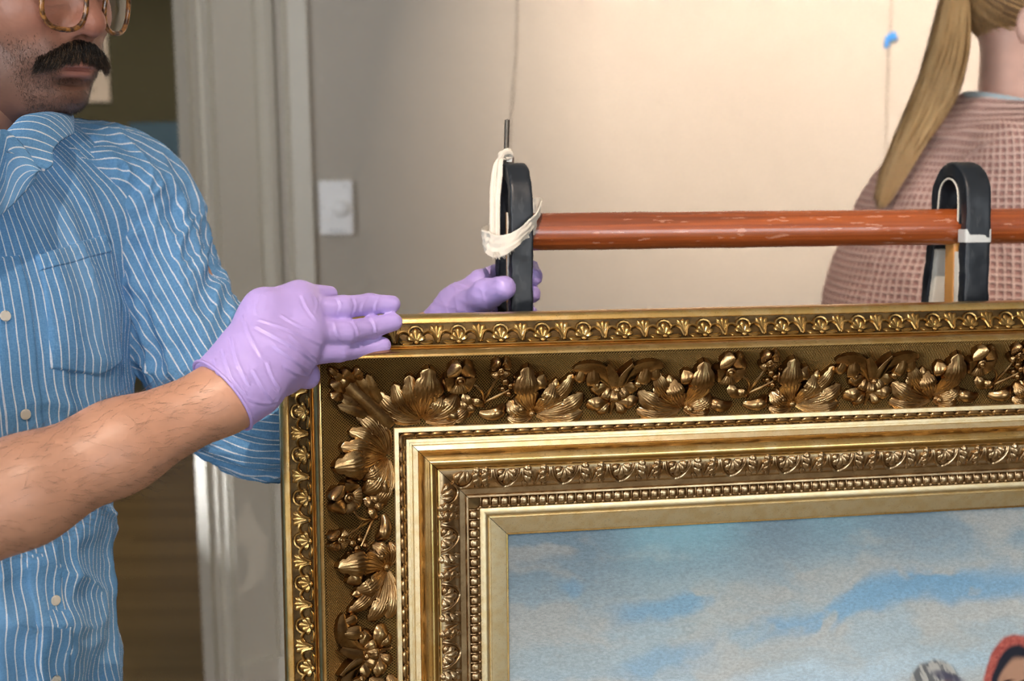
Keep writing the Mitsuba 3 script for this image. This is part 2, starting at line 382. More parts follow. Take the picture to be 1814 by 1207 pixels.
def prof_normals(pts):
    """Per-vertex (s, w) with sharp corners split: returns lists of segments' points and normals, merged where the turn is gentle."""
    p = np.asarray(pts, float) * MM
    t = np.diff(p, axis=0); t /= np.linalg.norm(t, axis=1, keepdims=True)
    nr = np.stack([-t[:, 1], t[:, 0]], 1)
    runs, cur = [], [0]
    for k in range(1, len(t)):
        if t[k] @ t[k - 1] > math.cos(math.radians(38)):
            cur.append(k)
        else:
            runs.append(cur); cur = [k]
    runs.append(cur)
    out = []
    for r in runs:
        pp = p[r[0]:r[-1] + 2]
        nn = nr[r]
        vn = np.vstack([nn[:1], nn[:-1] + nn[1:], nn[-1:]]); vn /= np.linalg.norm(vn, axis=1, keepdims=True)
        out.append((pp, vn))
    return out


def dense(pp, step=0.0012):
    """Round a smooth run of a profile by spline resampling."""
    if len(pp) < 4:
        return pp
    L = np.linalg.norm(np.diff(pp, axis=0), axis=1).sum()
    q = np.column_stack([pp, np.zeros(len(pp))])
    return smooth_path(q, max(len(pp), int(L / step)))[:, :2]


GAP = {'great_bead', 'egg_ground', 'inner_step', 'liner', 'step_band', 'sight_edge'}
for part, pts in PROF.items():
    for side in ('top', 'left', 'bottom', 'right'):
        L = FW if side in ('top', 'bottom') else FH
        vs, fs, us, n0 = [], [], [], 0
        g = 0.00035 if part in GAP else 0.0
        for pp, vn in prof_normals(pts):
            pp = dense(pp)
            s = pp[:, 0]
            m = 24
            tt = np.linspace(0, 1, m)
            x = (s + g)[:, None] + tt[None] * (L - 2 * s - 2 * g)[:, None]
            v = member(side, x, np.broadcast_to(s[:, None], x.shape), np.broadcast_to(pp[:, 1][:, None], x.shape))
            arc = np.concatenate([[0], np.cumsum(np.linalg.norm(np.diff(pp, axis=0), axis=1))])
            f = grid_faces(len(pp), m)
            if not MIRROR[side]:
                f = flip(f)
            vs.append(v.reshape(-1, 3)); fs.append(f + n0); us.append(np.stack([x, np.broadcast_to((s[0] + arc)[:, None], x.shape)], -1).reshape(-1, 2)); n0 += v.reshape(-1, 3).shape[0]
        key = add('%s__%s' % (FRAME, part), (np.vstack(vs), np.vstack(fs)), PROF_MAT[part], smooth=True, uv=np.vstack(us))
# dark core behind the mitres, and the wooden back
core = [(-34, -12), (-34, 8), (-8, 20), (-2, 40), (10, 36), (30, 20), (60, 14), (95, 20), (112, 26), (120, 22), (140, 12), (165, 6), (188, 3), (188, -12)]
for side in ('top', 'left', 'bottom', 'right'):
    L = FW if side in ('top', 'bottom') else FH
    p = np.array(core + core[:1]) * MM
    x = p[:, 0][:, None] + np.linspace(0, 1, 2)[None] * (L - 2 * p[:, 0])[:, None]
    v = member(side, x, np.broadcast_to(p[:, :1], x.shape), np.broadcast_to(p[:, 1:], x.shape))
    f = grid_faces(len(p), 2)
    add(FRAME + '__wood_core', (v.reshape(-1, 3), f if MIRROR[side] else flip(f)), 'mat_black', smooth=False)
tag(FRAME, 'large gilded picture frame carved with acanthus leaves and flowers, held upright by gloved hands', 'picture frame')

# ---- ornament on the mouldings: local coordinates (x along, s across, h above the moulding's surface), millimetres
_full = np.array([q for part in PROF.values() for q in part], float)


class Surf:
    def __init__(self, name, ext=6):
        p = np.array(PROF[name], float)
        q = smooth_path(np.column_stack([p, np.zeros(len(p))]), 120)[:, :2]
        from scipy.ndimage import gaussian_filter1d
        t = np.gradient(q, axis=0); t /= np.linalg.norm(t, axis=1, keepdims=True)
        n = np.stack([-t[:, 1], t[:, 0]], 1)
        n = gaussian_filter1d(n, 8, axis=0, mode='nearest'); n /= np.linalg.norm(n, axis=1, keepdims=True)
        self.s, self.w, self.n = q[:, 0], q[:, 1], n
        o = np.argsort(self.s); self.s, self.w, self.n = self.s[o], self.w[o], self.n[o]

    def __call__(self, side, v):
        x, s, h = v[:, 0], v[:, 1], v[:, 2]
        w = np.interp(s, self.s, self.w); ns = np.interp(s, self.s, self.n[:, 0]); nw = np.interp(s, self.s, self.n[:, 1])
        sc = np.clip(s, self.s[0], self.s[-1])
        return member(side, x * MM, (s + h * ns) * MM, (w + h * nw) * MM)


HOLLOW, OUTER, EGG, CHAIN, BEAD = Surf('hollow_ground'), Surf('outer_ground'), Surf('egg_ground'), None, None


class Flat:
    def __init__(self, s0, w0, s1, w1):
        self.a = (s0, w0, s1, w1)

    def __call__(self, side, v):
        s0, w0, s1, w1 = self.a
        return member(side, v[:, 0] * MM, v[:, 1] * MM, (w0 + (v[:, 1] - s0) / (s1 - s0) * (w1 - w0) + v[:, 2]) * MM)


CHAIN, BEAD = Flat(78.9, 24.8, 85.1, 24.8), Flat(149.6, 12.2, 161.4, 11.6)


def carve(name, surf, side, mesh, mat='mat_bronze', smooth=40):
    """One piece of ornament, bent onto its moulding, as a part of the frame (mesh in local millimetres, right-handed x, s, h seen from outside)."""
    v, f = mesh
    return add('%s__%s' % (FRAME, name), (surf(side, v), f if not MIRROR[side] else flip(f)), mat, smooth)


def lobe(base, tip, width, h0=1.0, h1=9.0, bend=0.0, curl=0.35, grooves=3, depth=0.9, dome=0.35, nt=17, nq=13, neck=0.3, peak=0.62, skirt=True, notch=0.0):
    """One finger of a carved leaf: grows from base to tip, widest near the end, with veins, a domed back and a rolled tip; its skirt goes down to the ground."""
    base, tip = np.asarray(base, float), np.asarray(tip, float)
    d = tip - base; L = np.linalg.norm(d); e = d / L; nrm = np.array([-e[1], e[0]])
    t = np.linspace(0, 1, nt)
    c = base + np.outer(t, d) + np.outer(4 * t * (1 - t) * bend * L, nrm)
    tg = np.gradient(c, axis=0); tg /= np.linalg.norm(tg, axis=1, keepdims=True); nm = np.stack([-tg[:, 1], tg[:, 0]], 1)
    w = neck + (1 - neck) * np.sin(np.clip(t / peak, 0, 1) * np.pi / 2) ** 1.3
    w = w * np.sqrt(np.clip(1 - np.clip((t - peak) / (1 - peak), 0, 1) ** 2.4, 0.0025, 1)) * width / 2
    hc = h0 + (h1 - h0) * np.sin(np.clip(t * (1 + curl), 0, 1 + curl) * np.pi / 2)
    q = np.linspace(-1, 1, nq)
    if notch:
        ph = (t * notch + .25) % 1.0
        w = w * (1 - .30 * np.where(ph < .78, 0, (ph - .78) / .22) * (t < .93) - .10 * np.sin(np.pi * ph) * 0)
    V = c[:, None] + (q[None] * w[:, None])[..., None] * nm[:, None]
    hc = hc * (1 - .55 * np.clip((t - .72) / .28, 0, 1) ** 1.6)
    h = hc[:, None] - dome * w[:, None] * q[None] ** 2 * 1.1
    amp = depth * np.sin(np.pi * np.clip(t * 0.96 + 0.02, 0, 1)) ** 0.6 * (1 - t ** 3)
    gr = np.abs(np.sin(q[None] * (grooves + 1) * np.pi / 2)) ** 0.6
    h = h - amp[:, None] * (1 - gr) * (np.abs(q[None]) < 0.97)
    V = np.concatenate([V, h[..., None]], -1)
    if skirt:
        low = V[:, [0, -1]].copy()
        low[:, :, :2] = c[:, None] + (low[:, :, :2] - c[:, None]) * 0.72
        low[:, :, 2] = np.minimum(low[:, :, 2] - 1.0, -0.6)
        V = np.concatenate([low[:, :1], V, low[:, 1:]], 1)
    n2 = V.shape[1]
    endlow = V[-1].copy(); endlow[:, :2] = c[-1] - tg[-1] * L * 0.08 + (endlow[:, :2] - c[-1]) * 0.6; endlow[:, 2] = -0.6
    V = np.concatenate([V, endlow[None]], 0)
    return V.reshape(-1, 3), grid_faces(nt + 1, n2)


def bulb(c, r, h, k=1.0, sub=2):
    return ellipsoid((c[0], c[1], h), (r, r * k, r * 0.85), sub)


def petal_flower(c, r, h, n=5, rot=0.3, cup=0.25, boss=0.3):
    out = []
    for k in range(n):
        a = rot + 2 * np.pi * k / n
        e = np.array([np.cos(a), np.sin(a)])
        out.append(lobe(c + e * r * 0.16, c + e * r, r * 0.98, h - 0.6, h + cup * r * 0.9, 0, 0.35, 5, 0.9, 0.22, 13, 13, 0.22, 0.66))
    ring = [(c[0] + r * 0.25 * np.cos(a), c[1] + r * 0.25 * np.sin(a), h + 1.6) for a in np.linspace(0, 2 * np.pi, 15)]
    out.append(tube(ring, r * 0.075, 6, caps=False))
    out.append(ellipsoid((c[0], c[1], h + 1.4), (r * 0.17, r * 0.17, r * 0.17), 2))
    return cat(out)


def fan(base, tips, widths, h0, h1s, bends, **k):
    return cat([lobe(base, t, w, h0, h, b, **k) for t, w, h, b in zip(tips, widths, h1s, bends)])


def mir(pts, x0):
    return [(2 * x0 - p[0], p[1]) for p in pts]


def leaf_main(x, y, sgn):
    """Large acanthus spray: tall curled lobe towards +sgn, broad lobes towards -sgn. (x, y) its foot."""
    rel = [(-50, -23), (-50, -3), (-36, -45), (-18, -37), (12, -57), (27, -18), (28, 0)]
    wd = [19, 17, 15, 19, 25, 17, 13]
    hh = [10, 8, 12, 16, 19, 12, 8]
    bd = [.10, .12, .05, .02, -.10, -.14, -.16]
    order = [0, 1, 2, 5, 6, 3, 4]
    out = []
    for i in order:
        tip = (x + sgn * rel[i][0], y + rel[i][1])
        start = (x + sgn * rel[i][0] * 0.06, y + rel[i][1] * 0.06 - 1)
        out.append(lobe(start, tip, wd[i], 1.5 + 1.5 * (i in (3, 4)), hh[i], sgn * -bd[i], 0.5, 5 if wd[i] > 14 else 3, 1.7, 0.3, 29, 27, 0.34, 0.6, notch=3.0))
        # side fingers: short lobes that break the outline
        d = np.array(tip) - np.array(start); L = np.linalg.norm(d)
        if L > 38:
            e = d / L; nrm = np.array([-e[1], e[0]])
            for sg in (-1, 1):
                b0 = np.array(start) + d * 0.42
                out.append(lobe(b0, b0 + e * L * 0.32 + nrm * sg * wd[i] * 0.62, wd[i] * 0.62, 2.5, hh[i] * 0.72, 0, 0.5, 3, 0.8, 0.35, 11, 9, 0.5, 0.6))
    out.append(bulb((x - sgn * -3, y - 3), 3.4, 4.5))
    return cat(out)


def spray(side, X, last=False):
    """One repeat of the floral band, its large flower at X millimetres from the corner."""
    H = HOLLOW
    # scattered stems
    st = []
    for p in ([(X + 26, 50, 2), (X + 25, 38, 8), (X + 21, 30, 10), (X + 8, 24, 7)], [(X + 27, 50, 2), (X + 31, 34, 9), (X + 36, 22, 9), (X + 39, 14, 7)], [(X + 27, 51, 2), (X + 40, 42, 6), (X + 52, 36, 5)]):
        st.append(tube(p, [1.5, 1.4, 1.2, 1.1][:len(p)], 6, 10, up=(0, 0.3, 1)))
    carve('stem', H, side, cat(st))
    carve('flower', H, side, petal_flower(np.array([X, 19.0]), 17.5, 10.0, 5, 0.35))
    carve('flower', H, side, petal_flower(np.array([X + 40, 11.5]), 11.5, 7.5, 4, 0.75))
    for k, (dx, s, r) in enumerate(((47, 26, 3.6), (53, 31, 3.2), (45, 34, 2.8), (52, 40, 3.0), (59, 22, 2.6))):
        carve('berry', H, side, cat([bulb((X + dx, s), r, 5.5), lobe((X + dx - 3, s + 5), (X + dx, s), 6, 1, 5, 0, .4, 3, .5, .3, 7, 7)]))
    # turned-over leaves at the foot
    def turned(cx, sg):
        return cat([lobe((cx - sg * 13, 61), (cx + sg * 13, 53), 15, 4, 12, sg * .2, .75, 5, 1.0, .5, 15, 13, .4, .5), lobe((cx - sg * 4, 64), (cx + sg * 14, 60), 9, 2, 7, sg * .1, .7, 3, .8, .4, 11, 9, .5, .6)])
    carve('curled_leaf', H, side, turned(X + 36, 1))
    carve('curled_leaf', H, side, turned(X - 2, -1))
    carve('curled_leaf', H, side, cat([lobe((X + 24, 54), (X + 6, 40), 11, 2, 7, -.15, .4, 3, .9, .3, 11, 9), lobe((X + 28, 56), (X + 14, 46), 9, 3, 9, .1, .5, 3, .8, .3, 11, 9)]))
    carve('bud', H, side, cat([lobe((X + 66, 68), (X + 58, 46), 11, 2, 11, .08, .7, 3, 1, .4, 13, 11, .5, .5), lobe((X + 66, 68), (X + 66, 50), 8, 3, 12, -.1, .7, 3, .8, .4, 11, 9, .5, .5)]))
    # the two sprays
    carve('acanthus_leaf', H, side, leaf_main(X + 80, 66.5, -1))
    if last:
        return
    carve('acanthus_leaf', H, side, leaf_main(X + 238, 66.5, 1))
    carve('bud', H, side, cat([bulb((X + 244, 65), 4.2, 6), bulb((X + 252, 62), 3.2, 4.5)]))
    # scrolled shell with a hanging blossom between the sprays
    c = X + 162
    sc = []
    for sg in (-1, 1):
        sc.append(lobe((c + sg * 2, 37), (c + sg * 47, 16), 17, 9, 10, sg * -.20, .5, 7, 1.2, .3, 25, 17, .35, .55))
        sc.append(lobe((c + sg * 14, 10), (c + sg * 1, 40), 11, 8, 14, sg * .10, .5, 5, 1.1, .3, 19, 13, .5, .5))
        sc.append(lobe((c + sg * 27, 11), (c + sg * 22, 33), 15, 8, 15, sg * -.10, .7, 5, 1.0, .4, 15, 13, .55, .55))
        sc.append(lobe((c + sg * 38, 12), (c + sg * 44, 30), 11, 6, 11, sg * .12, .7, 5, .9, .4, 13, 11, .55, .55))
        sc.append(ellipsoid((c + sg * 22, 30, 10), (4.2, 4.0, 3.8), 2))
    sc.append(ellipsoid((c, 35, 12), (4, 3.4, 4), 2))
    carve('scroll', H, side, cat(sc))
    bl = []
    for (tx, ts, w, h, b) in ((-24, 44, 16, 9, .1), (24, 43, 16, 9, -.1), (-11, 52, 13, 11, .06), (11, 52, 13, 11, -.06), (0, 55, 12, 13, 0)):
        bl.append(lobe((c + tx * .25, 36), (c + tx, ts), w, 5, h, b, .55, 5, .9, .35, 13, 11, .45, .6))
    for (tx, ts, w, h) in ((-27, 61, 17, 11), (25, 59, 17, 11), (-13, 69, 12, 8), (10, 69, 12, 8)):
        bl.append(lobe((c + tx * .15, 55), (c + tx, ts), w, 4, h, -.16 * np.sign(tx), .7, 5, 1.0, .4, 13, 11, .4, .6))
    bl.append(tube([(c, 42, 8), (c - 1, 54, 7), (c - 2, 68, 3)], [2.6, 2.2, 1.2], 7, 8, up=(0, 0.3, 1)))
    carve('blossom', H, side, cat(bl))


def corner_leaf(side):
    H = HOLLOW
    B = np.array([103.0, 69.0])
    rel = [(-46, -34), (-38, -22), (-30, -43), (-16, -53), (3, -61), (18, -32), (33, -30), (47, -17)]
    wd = [17, 16, 16, 18, 27, 17, 20, 16]
    hh = [10, 8, 12, 15, 19, 15, 14, 10]
    bd = [.10, .16, .08, .04, 0.02, -.06, -.08, -.14]
    out = []
    for i in (0, 1, 2, 7, 6, 3, 5, 4):
        s0 = B + np.array(rel[i]) * 0.07
        out.append(lobe(s0, B + rel[i], wd[i], 2, hh[i], -bd[i], .5, 5, 1.7, .3, 29, 27, .32, .62, notch=3.0))
        if i in (0, 2, 4, 6, 7):
            d = np.array(rel[i], float); L = np.linalg.norm(d); e = d / L; nrm = np.array([-e[1], e[0]])
            for sg in (-1, 1):
                b0 = B + d * .42
                out.append(lobe(b0, b0 + e * L * .32 + nrm * sg * wd[i] * .6, wd[i] * .55, 2.5, hh[i] * .7, 0, .5, 3, .8, .35, 11, 9, .5, .6))
    carve('acanthus_leaf', H, side, cat(out))
    # leaf beside the corner rib, pointing to the outer corner
    out = []
    for (b, t, w, h, bb) in (((66, 62), (34, 17), 12, 8, .05), ((72, 64), (46, 15), 11, 9, -.03), ((60, 57), (26, 22), 9, 6, .08)):
        out.append(lobe(b, t, w, 2, h, bb, .5, 3, .9, .3, 17, 11, .35, .7))
    carve('corner_leaf', H, side, cat(out))
    carve('curled_leaf', H, side, cat([lobe((150, 66), (137, 47), 10, 2, 8, .1, .6, 3, .9, .3, 11, 9), lobe((150, 66), (155, 50), 9, 2, 8, -.1, .6, 3, .9, .3, 11, 9)]))


for side, n in (('top', 4), ('left', 2)):
    corner_leaf(side)
    for k in range(n):
        spray(side, 137 + 280 * k, last=k == 3)
# the plain rib on the mitre and the leaf that hugs the outer corner: laid over both members, in frame coordinates
def corner_rib():
    H = HOLLOW
    ss = np.linspace(20, 72, 26)
    env = np.sin(np.pi * np.clip((ss - 17) / 58, 0, 1)) ** .5
    rows = []
    for q in np.linspace(-1, 1, 9):
        half = 5.2
        off = q * half
        s = ss
        w = np.interp(s, H.s, H.w) + (9.5 + 3.2 * (1 - q * q)) * env
        rows.append(fr((s + off) * MM, (s - off) * MM, w * MM))
    V = np.stack(rows, 1)
    lo = [fr((ss + o) * MM, (ss - o) * MM, (np.interp(ss, H.s, H.w) - 2) * MM) for o in (-5.4, 5.4)]
    V = np.concatenate([lo[0][:, None], V, lo[1][:, None]], 1)
    add(FRAME + '__corner_rib', (V.reshape(-1, 3), flip(grid_faces(len(ss), 11))), 'mat_bronze', 40)


corner_rib()


def corner_cap():
    """Acanthus tongue folded over the outer corner: lobes fanned about the diagonal."""
    out = []
    H = HOLLOW
    for side in ('top', 'left'):
        ms = []
        for (b, t, w, h) in (((30, 26), (9, 12), 13, 9), ((34, 22), (20, 9), 12, 9), ((40, 20), (33, 8), 10, 8), ((24, 24), (7, 7), 9, 8)):
            ms.append(lobe(b, t, w, 5, h, 0.05, .6, 3, 1.0, .35, 13, 11, .5, .6))
        v, f = cat(ms)
        out.append((H(side, v), f if not MIRROR[side] else flip(f)))
    v, f = cat([ellipsoid((0, 0, 0), (.008, .008, .006), 2)])
    out.append((v @ FAX.T + fr(.022, .022, np.interp(22, H.s, H.w) * MM + .006), f))
    add(FRAME + '__corner_tongue', cat(out), 'mat_bronze', 40)


corner_cap()


def arch_unit(x, p=43.0):
    """Scalloped trefoil arch with a palmette inside (outer border)."""
    out = []
    pts = []
    for cx, cs, r, a0, a1 in ((-12.5, -14.5, 6.2, 200, 330), (0, -18.6, 7.6, 190, 350), (12.5, -14.5, 6.2, 210, 340)):
        for a in np.radians(np.linspace(a0, a1, 7)):
            pts.append((x + cx + r * np.cos(a), cs + r * np.sin(a), 2.0))
    pts = [(x - p / 2 + 1.0, -10.5, 1.2)] + pts + [(x + p / 2 - 1.0, -10.5, 1.2)]
    out.append(tube(pts, 1.45, 5, caps=True, up=(0, 0.2, 1)))
    for a, L, w in ((-90, 12.5, 5.6), (-126, 10.5, 5.0), (-54, 10.5, 5.0), (-160, 10.5, 4.6), (-20, 10.5, 4.6)):
        e = np.array([math.cos(math.radians(a)), math.sin(math.radians(a))])
        out.append(lobe(np.array([x, -12.0]) + e, np.array([x, -12.0]) + e * L, w, .8, 2.6, 0, .5, 3, .35, .35, 8, 5, .4, .6))
    out.append(ellipsoid((x, -10.6, 1.2), (3.6, 1.9, 2.0), 1))
    for sg in (-1, 1):
        out.append(lobe((x + sg * 4, -10.5), (x + sg * 17, -11.5), 3.6, .8, 2.2, sg * .12, .5, 3, .3, .35, 8, 5, .5, .6))
    return cat(out)


def between_leaf(x):
    out = [lobe((x, -13.5), (x + dx, s), w, .8, 2.6, b, .5, 3, .4, .35, 9, 5, .35, .6) for dx, s, w, b in ((0, -27.5, 6.4, 0), (-6.5, -26.5, 5.6, .05), (6.5, -26.5, 5.6, -.05), (-9, -21.5, 4.2, .1), (9, -21.5, 4.2, -.1))]
    out.append(ellipsoid((x, -11.6, 1.0), (1.6, 2.2, 1.6), 1))
    return cat(out)


for side, n in (('top', 30), ('left', 11)):
    for k in range(n):
        carve('palmette', OUTER, side, arch_unit(12 + 43 * k), 'mat_gold_orn', 35)
        carve('border_leaf', OUTER, side, between_leaf(12 + 21.5 + 43 * k), 'mat_gold_orn', 35)


def chain_link(x, p=14.6):
    """One link of the ribbon chain: a domed bar whose end hooks over the next."""
    a = [(x - p * .50, 83.2, 1.2), (x - p * .44, 81.4, 2.8), (x - p * .2, 80.7, 3.6), (x + p * .15, 80.8, 3.6), (x + p * .38, 81.8, 3.0), (x + p * .45, 83.2, 2.2), (x + p * .30, 84.3, 1.4)]
    b = [(x - p * .52, 83.9, 1.0), (x - p * .28, 83.6, 1.7), (x - p * .02, 83.0, 1.7)]
    return cat([tube(a, [1.6, 2.0, 2.2, 2.2, 2.0, 1.6, .9], 8, 16, up=(0, 0.2, 1)), tube(b, [1.5, 1.7, 1.0], 7, 7, up=(0, 0.2, 1)), ellipsoid((x - p * .05, 82.0, .8), (p * .47, 2.5, 3.1), 2)])


def bead_unit(x):
    v, f = ellipsoid((0, 0, 0), (1, 1, 1), 3)
    v = np.sign(v) * np.abs(v) ** np.array([.62, .78, .85])
    return v * np.array([4.35, 5.3, 4.5]) + np.array([x, 154.9, .4]), f


def bead_spacer(x):
    return cat([tube([(x, 150.0, 3.0), (x, 153, 4.3), (x, 156.5, 4.0), (x, 159.0, 1.8)], [.8, .62, .7, .9], 7), ellipsoid((x, 159.8, 1.2), (2.0, 1.9, 2.1), 1)])


def egg_unit(x):
    out = []
    pts = [(x - 14.5, 118.6, 1.0), (x - 13, 124, 1.9), (x - 9.5, 131, 2.0), (x - 4, 136, 1.8), (x, 137.3, 1.7), (x + 4, 136, 1.8), (x + 9.5, 131, 2.0), (x + 13, 124, 1.9), (x + 14.5, 118.6, 1.0)]
    out.append(tube(pts, 1.25, 6, 26, up=(0, 0.2, 1)))
    out.append(tube([(x + (p[0] - x) * .83, 118.4 + (p[1] - 118.6) * .86, p[2] + .1) for p in pts], .8, 5, 22, up=(0, 0.2, 1)))
    for a, L, w in ((90, 16.5, 8.4), (56, 14.5, 7.4), (124, 14.5, 7.4), (22, 11.5, 6.2), (158, 11.5, 6.2)):
        e = np.array([math.cos(math.radians(a)), math.sin(math.radians(a))])
        o = np.array([x, 118.6])
        out.append(lobe(o + e * 2, o + e * L, w, 1.0, 4.2, 0, .65, 1, .0, .5, 11, 7, .3, .62))
    return cat(out)


def egg_leaf(x, sg):
    out = []
    for (dx, s, w, h) in ((-5.0, 121.5, 6.2, 3.2), (-7.2, 127, 6.8, 4.0), (-6.2, 133, 6.8, 4.2), (-2.0, 138, 6.4, 3.6)):
        out.append(lobe((x + sg * 2.5, s - 5), (x + sg * dx, s), w, .8, h, sg * .1, .6, 3, .5, .35, 9, 7, .5, .6))
    out.append(tube([(x + sg * 3.5, 118.6, .8), (x + sg * 3.2, 127, 1.8), (x, 134, 1.5)], [1.0, 1.3, .7], 6, 8, up=(0, 0.2, 1)))
    return cat(out)


def egg_dart(x):
    out = [tube([(x + sg * 7, 118.8, .5), (x + sg * 4.2, 125, 1.4), (x + sg * 1.2, 133, 1.5), (x, 138, .6)], [.6, 1.0, 1.0, .5], 5, 10, up=(0, 0.2, 1)) for sg in (-1, 1)]
    out.append(lobe((x, 120), (x, 137.5), 4.5, .2, 1.0, 0, .4, 1, 0, .4, 8, 5, .8, .4))
    return cat(out)


for side, end in (('top', 1120), ('left', 440)):
    k = 0
    while 90 + 14.6 * k < end:
        carve('chain_link', CHAIN, side, chain_link(88 + 14.6 * k), 'mat_bronze', 40); k += 1
    k = 0
    while 166 + 9.95 * k < end:
        carve('bead', BEAD, side, bead_unit(167 + 9.95 * k), 'mat_bronze_pale', True)
        carve('bead_spacer', BEAD, side, bead_spacer(162 + 9.95 * k), 'mat_bronze_pale', 40); k += 1
    k = 0
    while 146 + 60 * k < end:
        x = 186.5 + 60 * k
        carve('egg_shell', EGG, side, egg_unit(x), 'mat_bronze_pale', 40)
        for sg in (-1, 1):
            carve('egg_leaf', EGG, side, egg_leaf(x + sg * 19.5, -sg), 'mat_bronze_pale', 40)
        carve('egg_dart', EGG, side, egg_dart(x + 30), 'mat_bronze_pale', 40)
        k += 1
    # palmette on the mitre
    carve('egg_shell', EGG, side, cat([lobe((141, 119.5), (131, 127), 5.4, 1, 4, 0, .65, 1, 0, .5, 11, 7, .3, .62), lobe((143, 119.5), (138, 133), 6, 1, 4, 0, .65, 1, 0, .5, 11, 7, .3, .62), lobe((146, 119.5), (146.5, 132), 5, 1, 3.6, 0, .65, 1, 0, .5, 11, 7, .3, .62), tube([(132, 130.5, 1), (140, 136.5, 1.6), (149, 133, 1.7), (152.5, 125, 1.6), (153, 119, 1)], 1.1, 6, 18, up=(0, .2, 1))]), 'mat_bronze_pale', 40)
    # half unit at the mitre
    carve('egg_leaf', EGG, side, egg_leaf(158, 1), 'mat_bronze_pale', 40)
    carve('egg_dart', EGG, side, egg_dart(161), 'mat_bronze_pale', 40)

# ------------------------------------------------------------------ painting
PA = 0.1915
PW_, PH_ = FW - 2 * PA, FH - 2 * PA


def ell(u, v, cx, cy, rx, ry, soft=0.25, rot=0.0):
    c, s = math.cos(rot), math.sin(rot)
    x, y = u - cx, v - cy
    a, b = (x * c + y * s) / rx, (-x * s + y * c) / ry
    return 1 - smoothstep(1 - soft, 1 + soft, dr.sqrt(a * a + b * b))


def painting_col(p, n, uv):
    u, v = uv.x, uv.y                                # metres from the sight corner, v downwards
    wx = tfbm(u * 18, v * 18, 1.0, octaves=4) - 0.5
    wy = tfbm(u * 18, v * 18, 7.0, octaves=4) - 0.5
    base = mix((0.15, 0.225, 0.29), (0.27, 0.36, 0.42), smoothstep(0.0, 0.14, v + 0.05 * u))
    uu, vv = u + 0.10 * wx, v + 0.035 * wy
    n1 = tfbm(uu * 7 + 3.1, vv * 17 - uu * 2.0 + 0.3, 0.5, octaves=5)
    cl = smoothstep(0.30, 0.80, n1 + 0.30 * smoothstep(0.02, 0.16, v + 0.12 * u) - 0.16)
    col = mix(base, (0.27, 0.335, 0.37), cl)
    n2 = tfbm(uu * 11 + 9.1, vv * 30 - uu * 3.0, 2.5, octaves=5)
    warm = smoothstep(0.46, 0.72, n2 + 0.12 * cl)
    col = mix(col, (0.37, 0.365, 0.34), warm * 0.5)
    # bands of open blue
    def band(cx, cy, rx, ry, rot, k):
        return ell(uu, vv, cx, cy, rx, ry, 0.5, rot) * k * smoothstep(0.33, 0.55, tfbm(uu * 26, vv * 42, 4.0) + 0.08)
    blue = (0.145, 0.285, 0.43)
    col = mix(col, blue, band(0.40, 0.098, 0.15, 0.014, -0.16, 0.9))
    col = mix(col, blue, band(0.50, 0.090, 0.12, 0.018, 0.05, 0.9))
    col = mix(col, blue, band(0.165, 0.088, 0.045, 0.014, -0.15, 0.85))
    col = mix(col, blue, band(0.165, 0.150, 0.06, 0.016, -0.12, 0.6))
    col = mix(col, blue, band(0.05, 0.065, 0.02, 0.010, 0.0, 0.6))
    col = mix(col, (0.30, 0.44, 0.55), ell(uu, vv, 0.30, 0.185, 0.25, 0.02, 0.5, -0.05) * 0.6)
    # brushwork
    br = 0.6 * tnoise(u * 330 + v * 90, v * 900 - u * 120, 3.0) + 0.4 * tnoise(u * 1400, v * 1400, 6.0)
    col = col * (0.77 + 0.46 * br)
    col = col * (0.90 + 0.20 * dr.abs(dr.sin(u * 4200)) * dr.abs(dr.cos(v * 2100)))
    col = col * (0.72 + 0.42 * smoothstep(0.02, 0.26, v + 0.16 * u))
    # two heads with head scarves near the lower right
    e = lambda *a, **k: ell(u + 0.004 * wx * 4, v + 0.004 * wy * 4, *a, **k)
    fx, fy = 0.482, 0.189
    scarf = mix((0.10, 0.11, 0.12), (0.34, 0.35, 0.34), smoothstep(0.35, 0.65, tfbm(u * 260 - v * 120, v * 90, 2.0)))
    col = mix(col, scarf, e(fx, fy + 0.022, 0.034, 0.042, soft=0.08))
    col = mix(col, (0.30, 0.18, 0.12), e(fx + 0.016, fy + 0.031, 0.016, 0.028, soft=0.15))
    col = mix(col, (0.05, 0.05, 0.09), e(fx + 0.016, fy + 0.000, 0.022, 0.005, soft=0.4, rot=0.35) * 0.8)
    gx, gy = 0.5775, 0.150
    col = mix(col, mix((0.20, 0.035, 0.035), (0.42, 0.12, 0.10), tfbm(u * 300, v * 300, 9.0)), e(gx, gy + 0.045, 0.037, 0.048, soft=0.07))
    col = mix(col, (0.015, 0.018, 0.03), e(gx + 0.004, gy + 0.050, 0.032, 0.042, soft=0.08))
    col = mix(col, (0.34, 0.20, 0.14), e(gx + 0.006, gy + 0.060, 0.027, 0.038, soft=0.12))
    col = mix(col, (0.24, 0.13, 0.09), e(gx - 0.012, gy + 0.065, 0.008, 0.02, soft=0.5) * 0.6)
    for ex in (-0.009, 0.016):
        col = mix(col, (0.03, 0.015, 0.012), e(gx + ex, gy + 0.0555, 0.0065, 0.0030, soft=0.5))
        col = mix(col, (0.05, 0.025, 0.02), e(gx + ex, gy + 0.0475, 0.009, 0.0016, soft=0.6, rot=-0.12))
    col = mix(col, (0.20, 0.09, 0.07), e(gx + 0.003, gy + 0.073, 0.004, 0.003, soft=0.6))
    col = mix(col, (0.30, 0.08, 0.07), e(gx + 0.003, gy + 0.0825, 0.010, 0.003, soft=0.5))
    return col


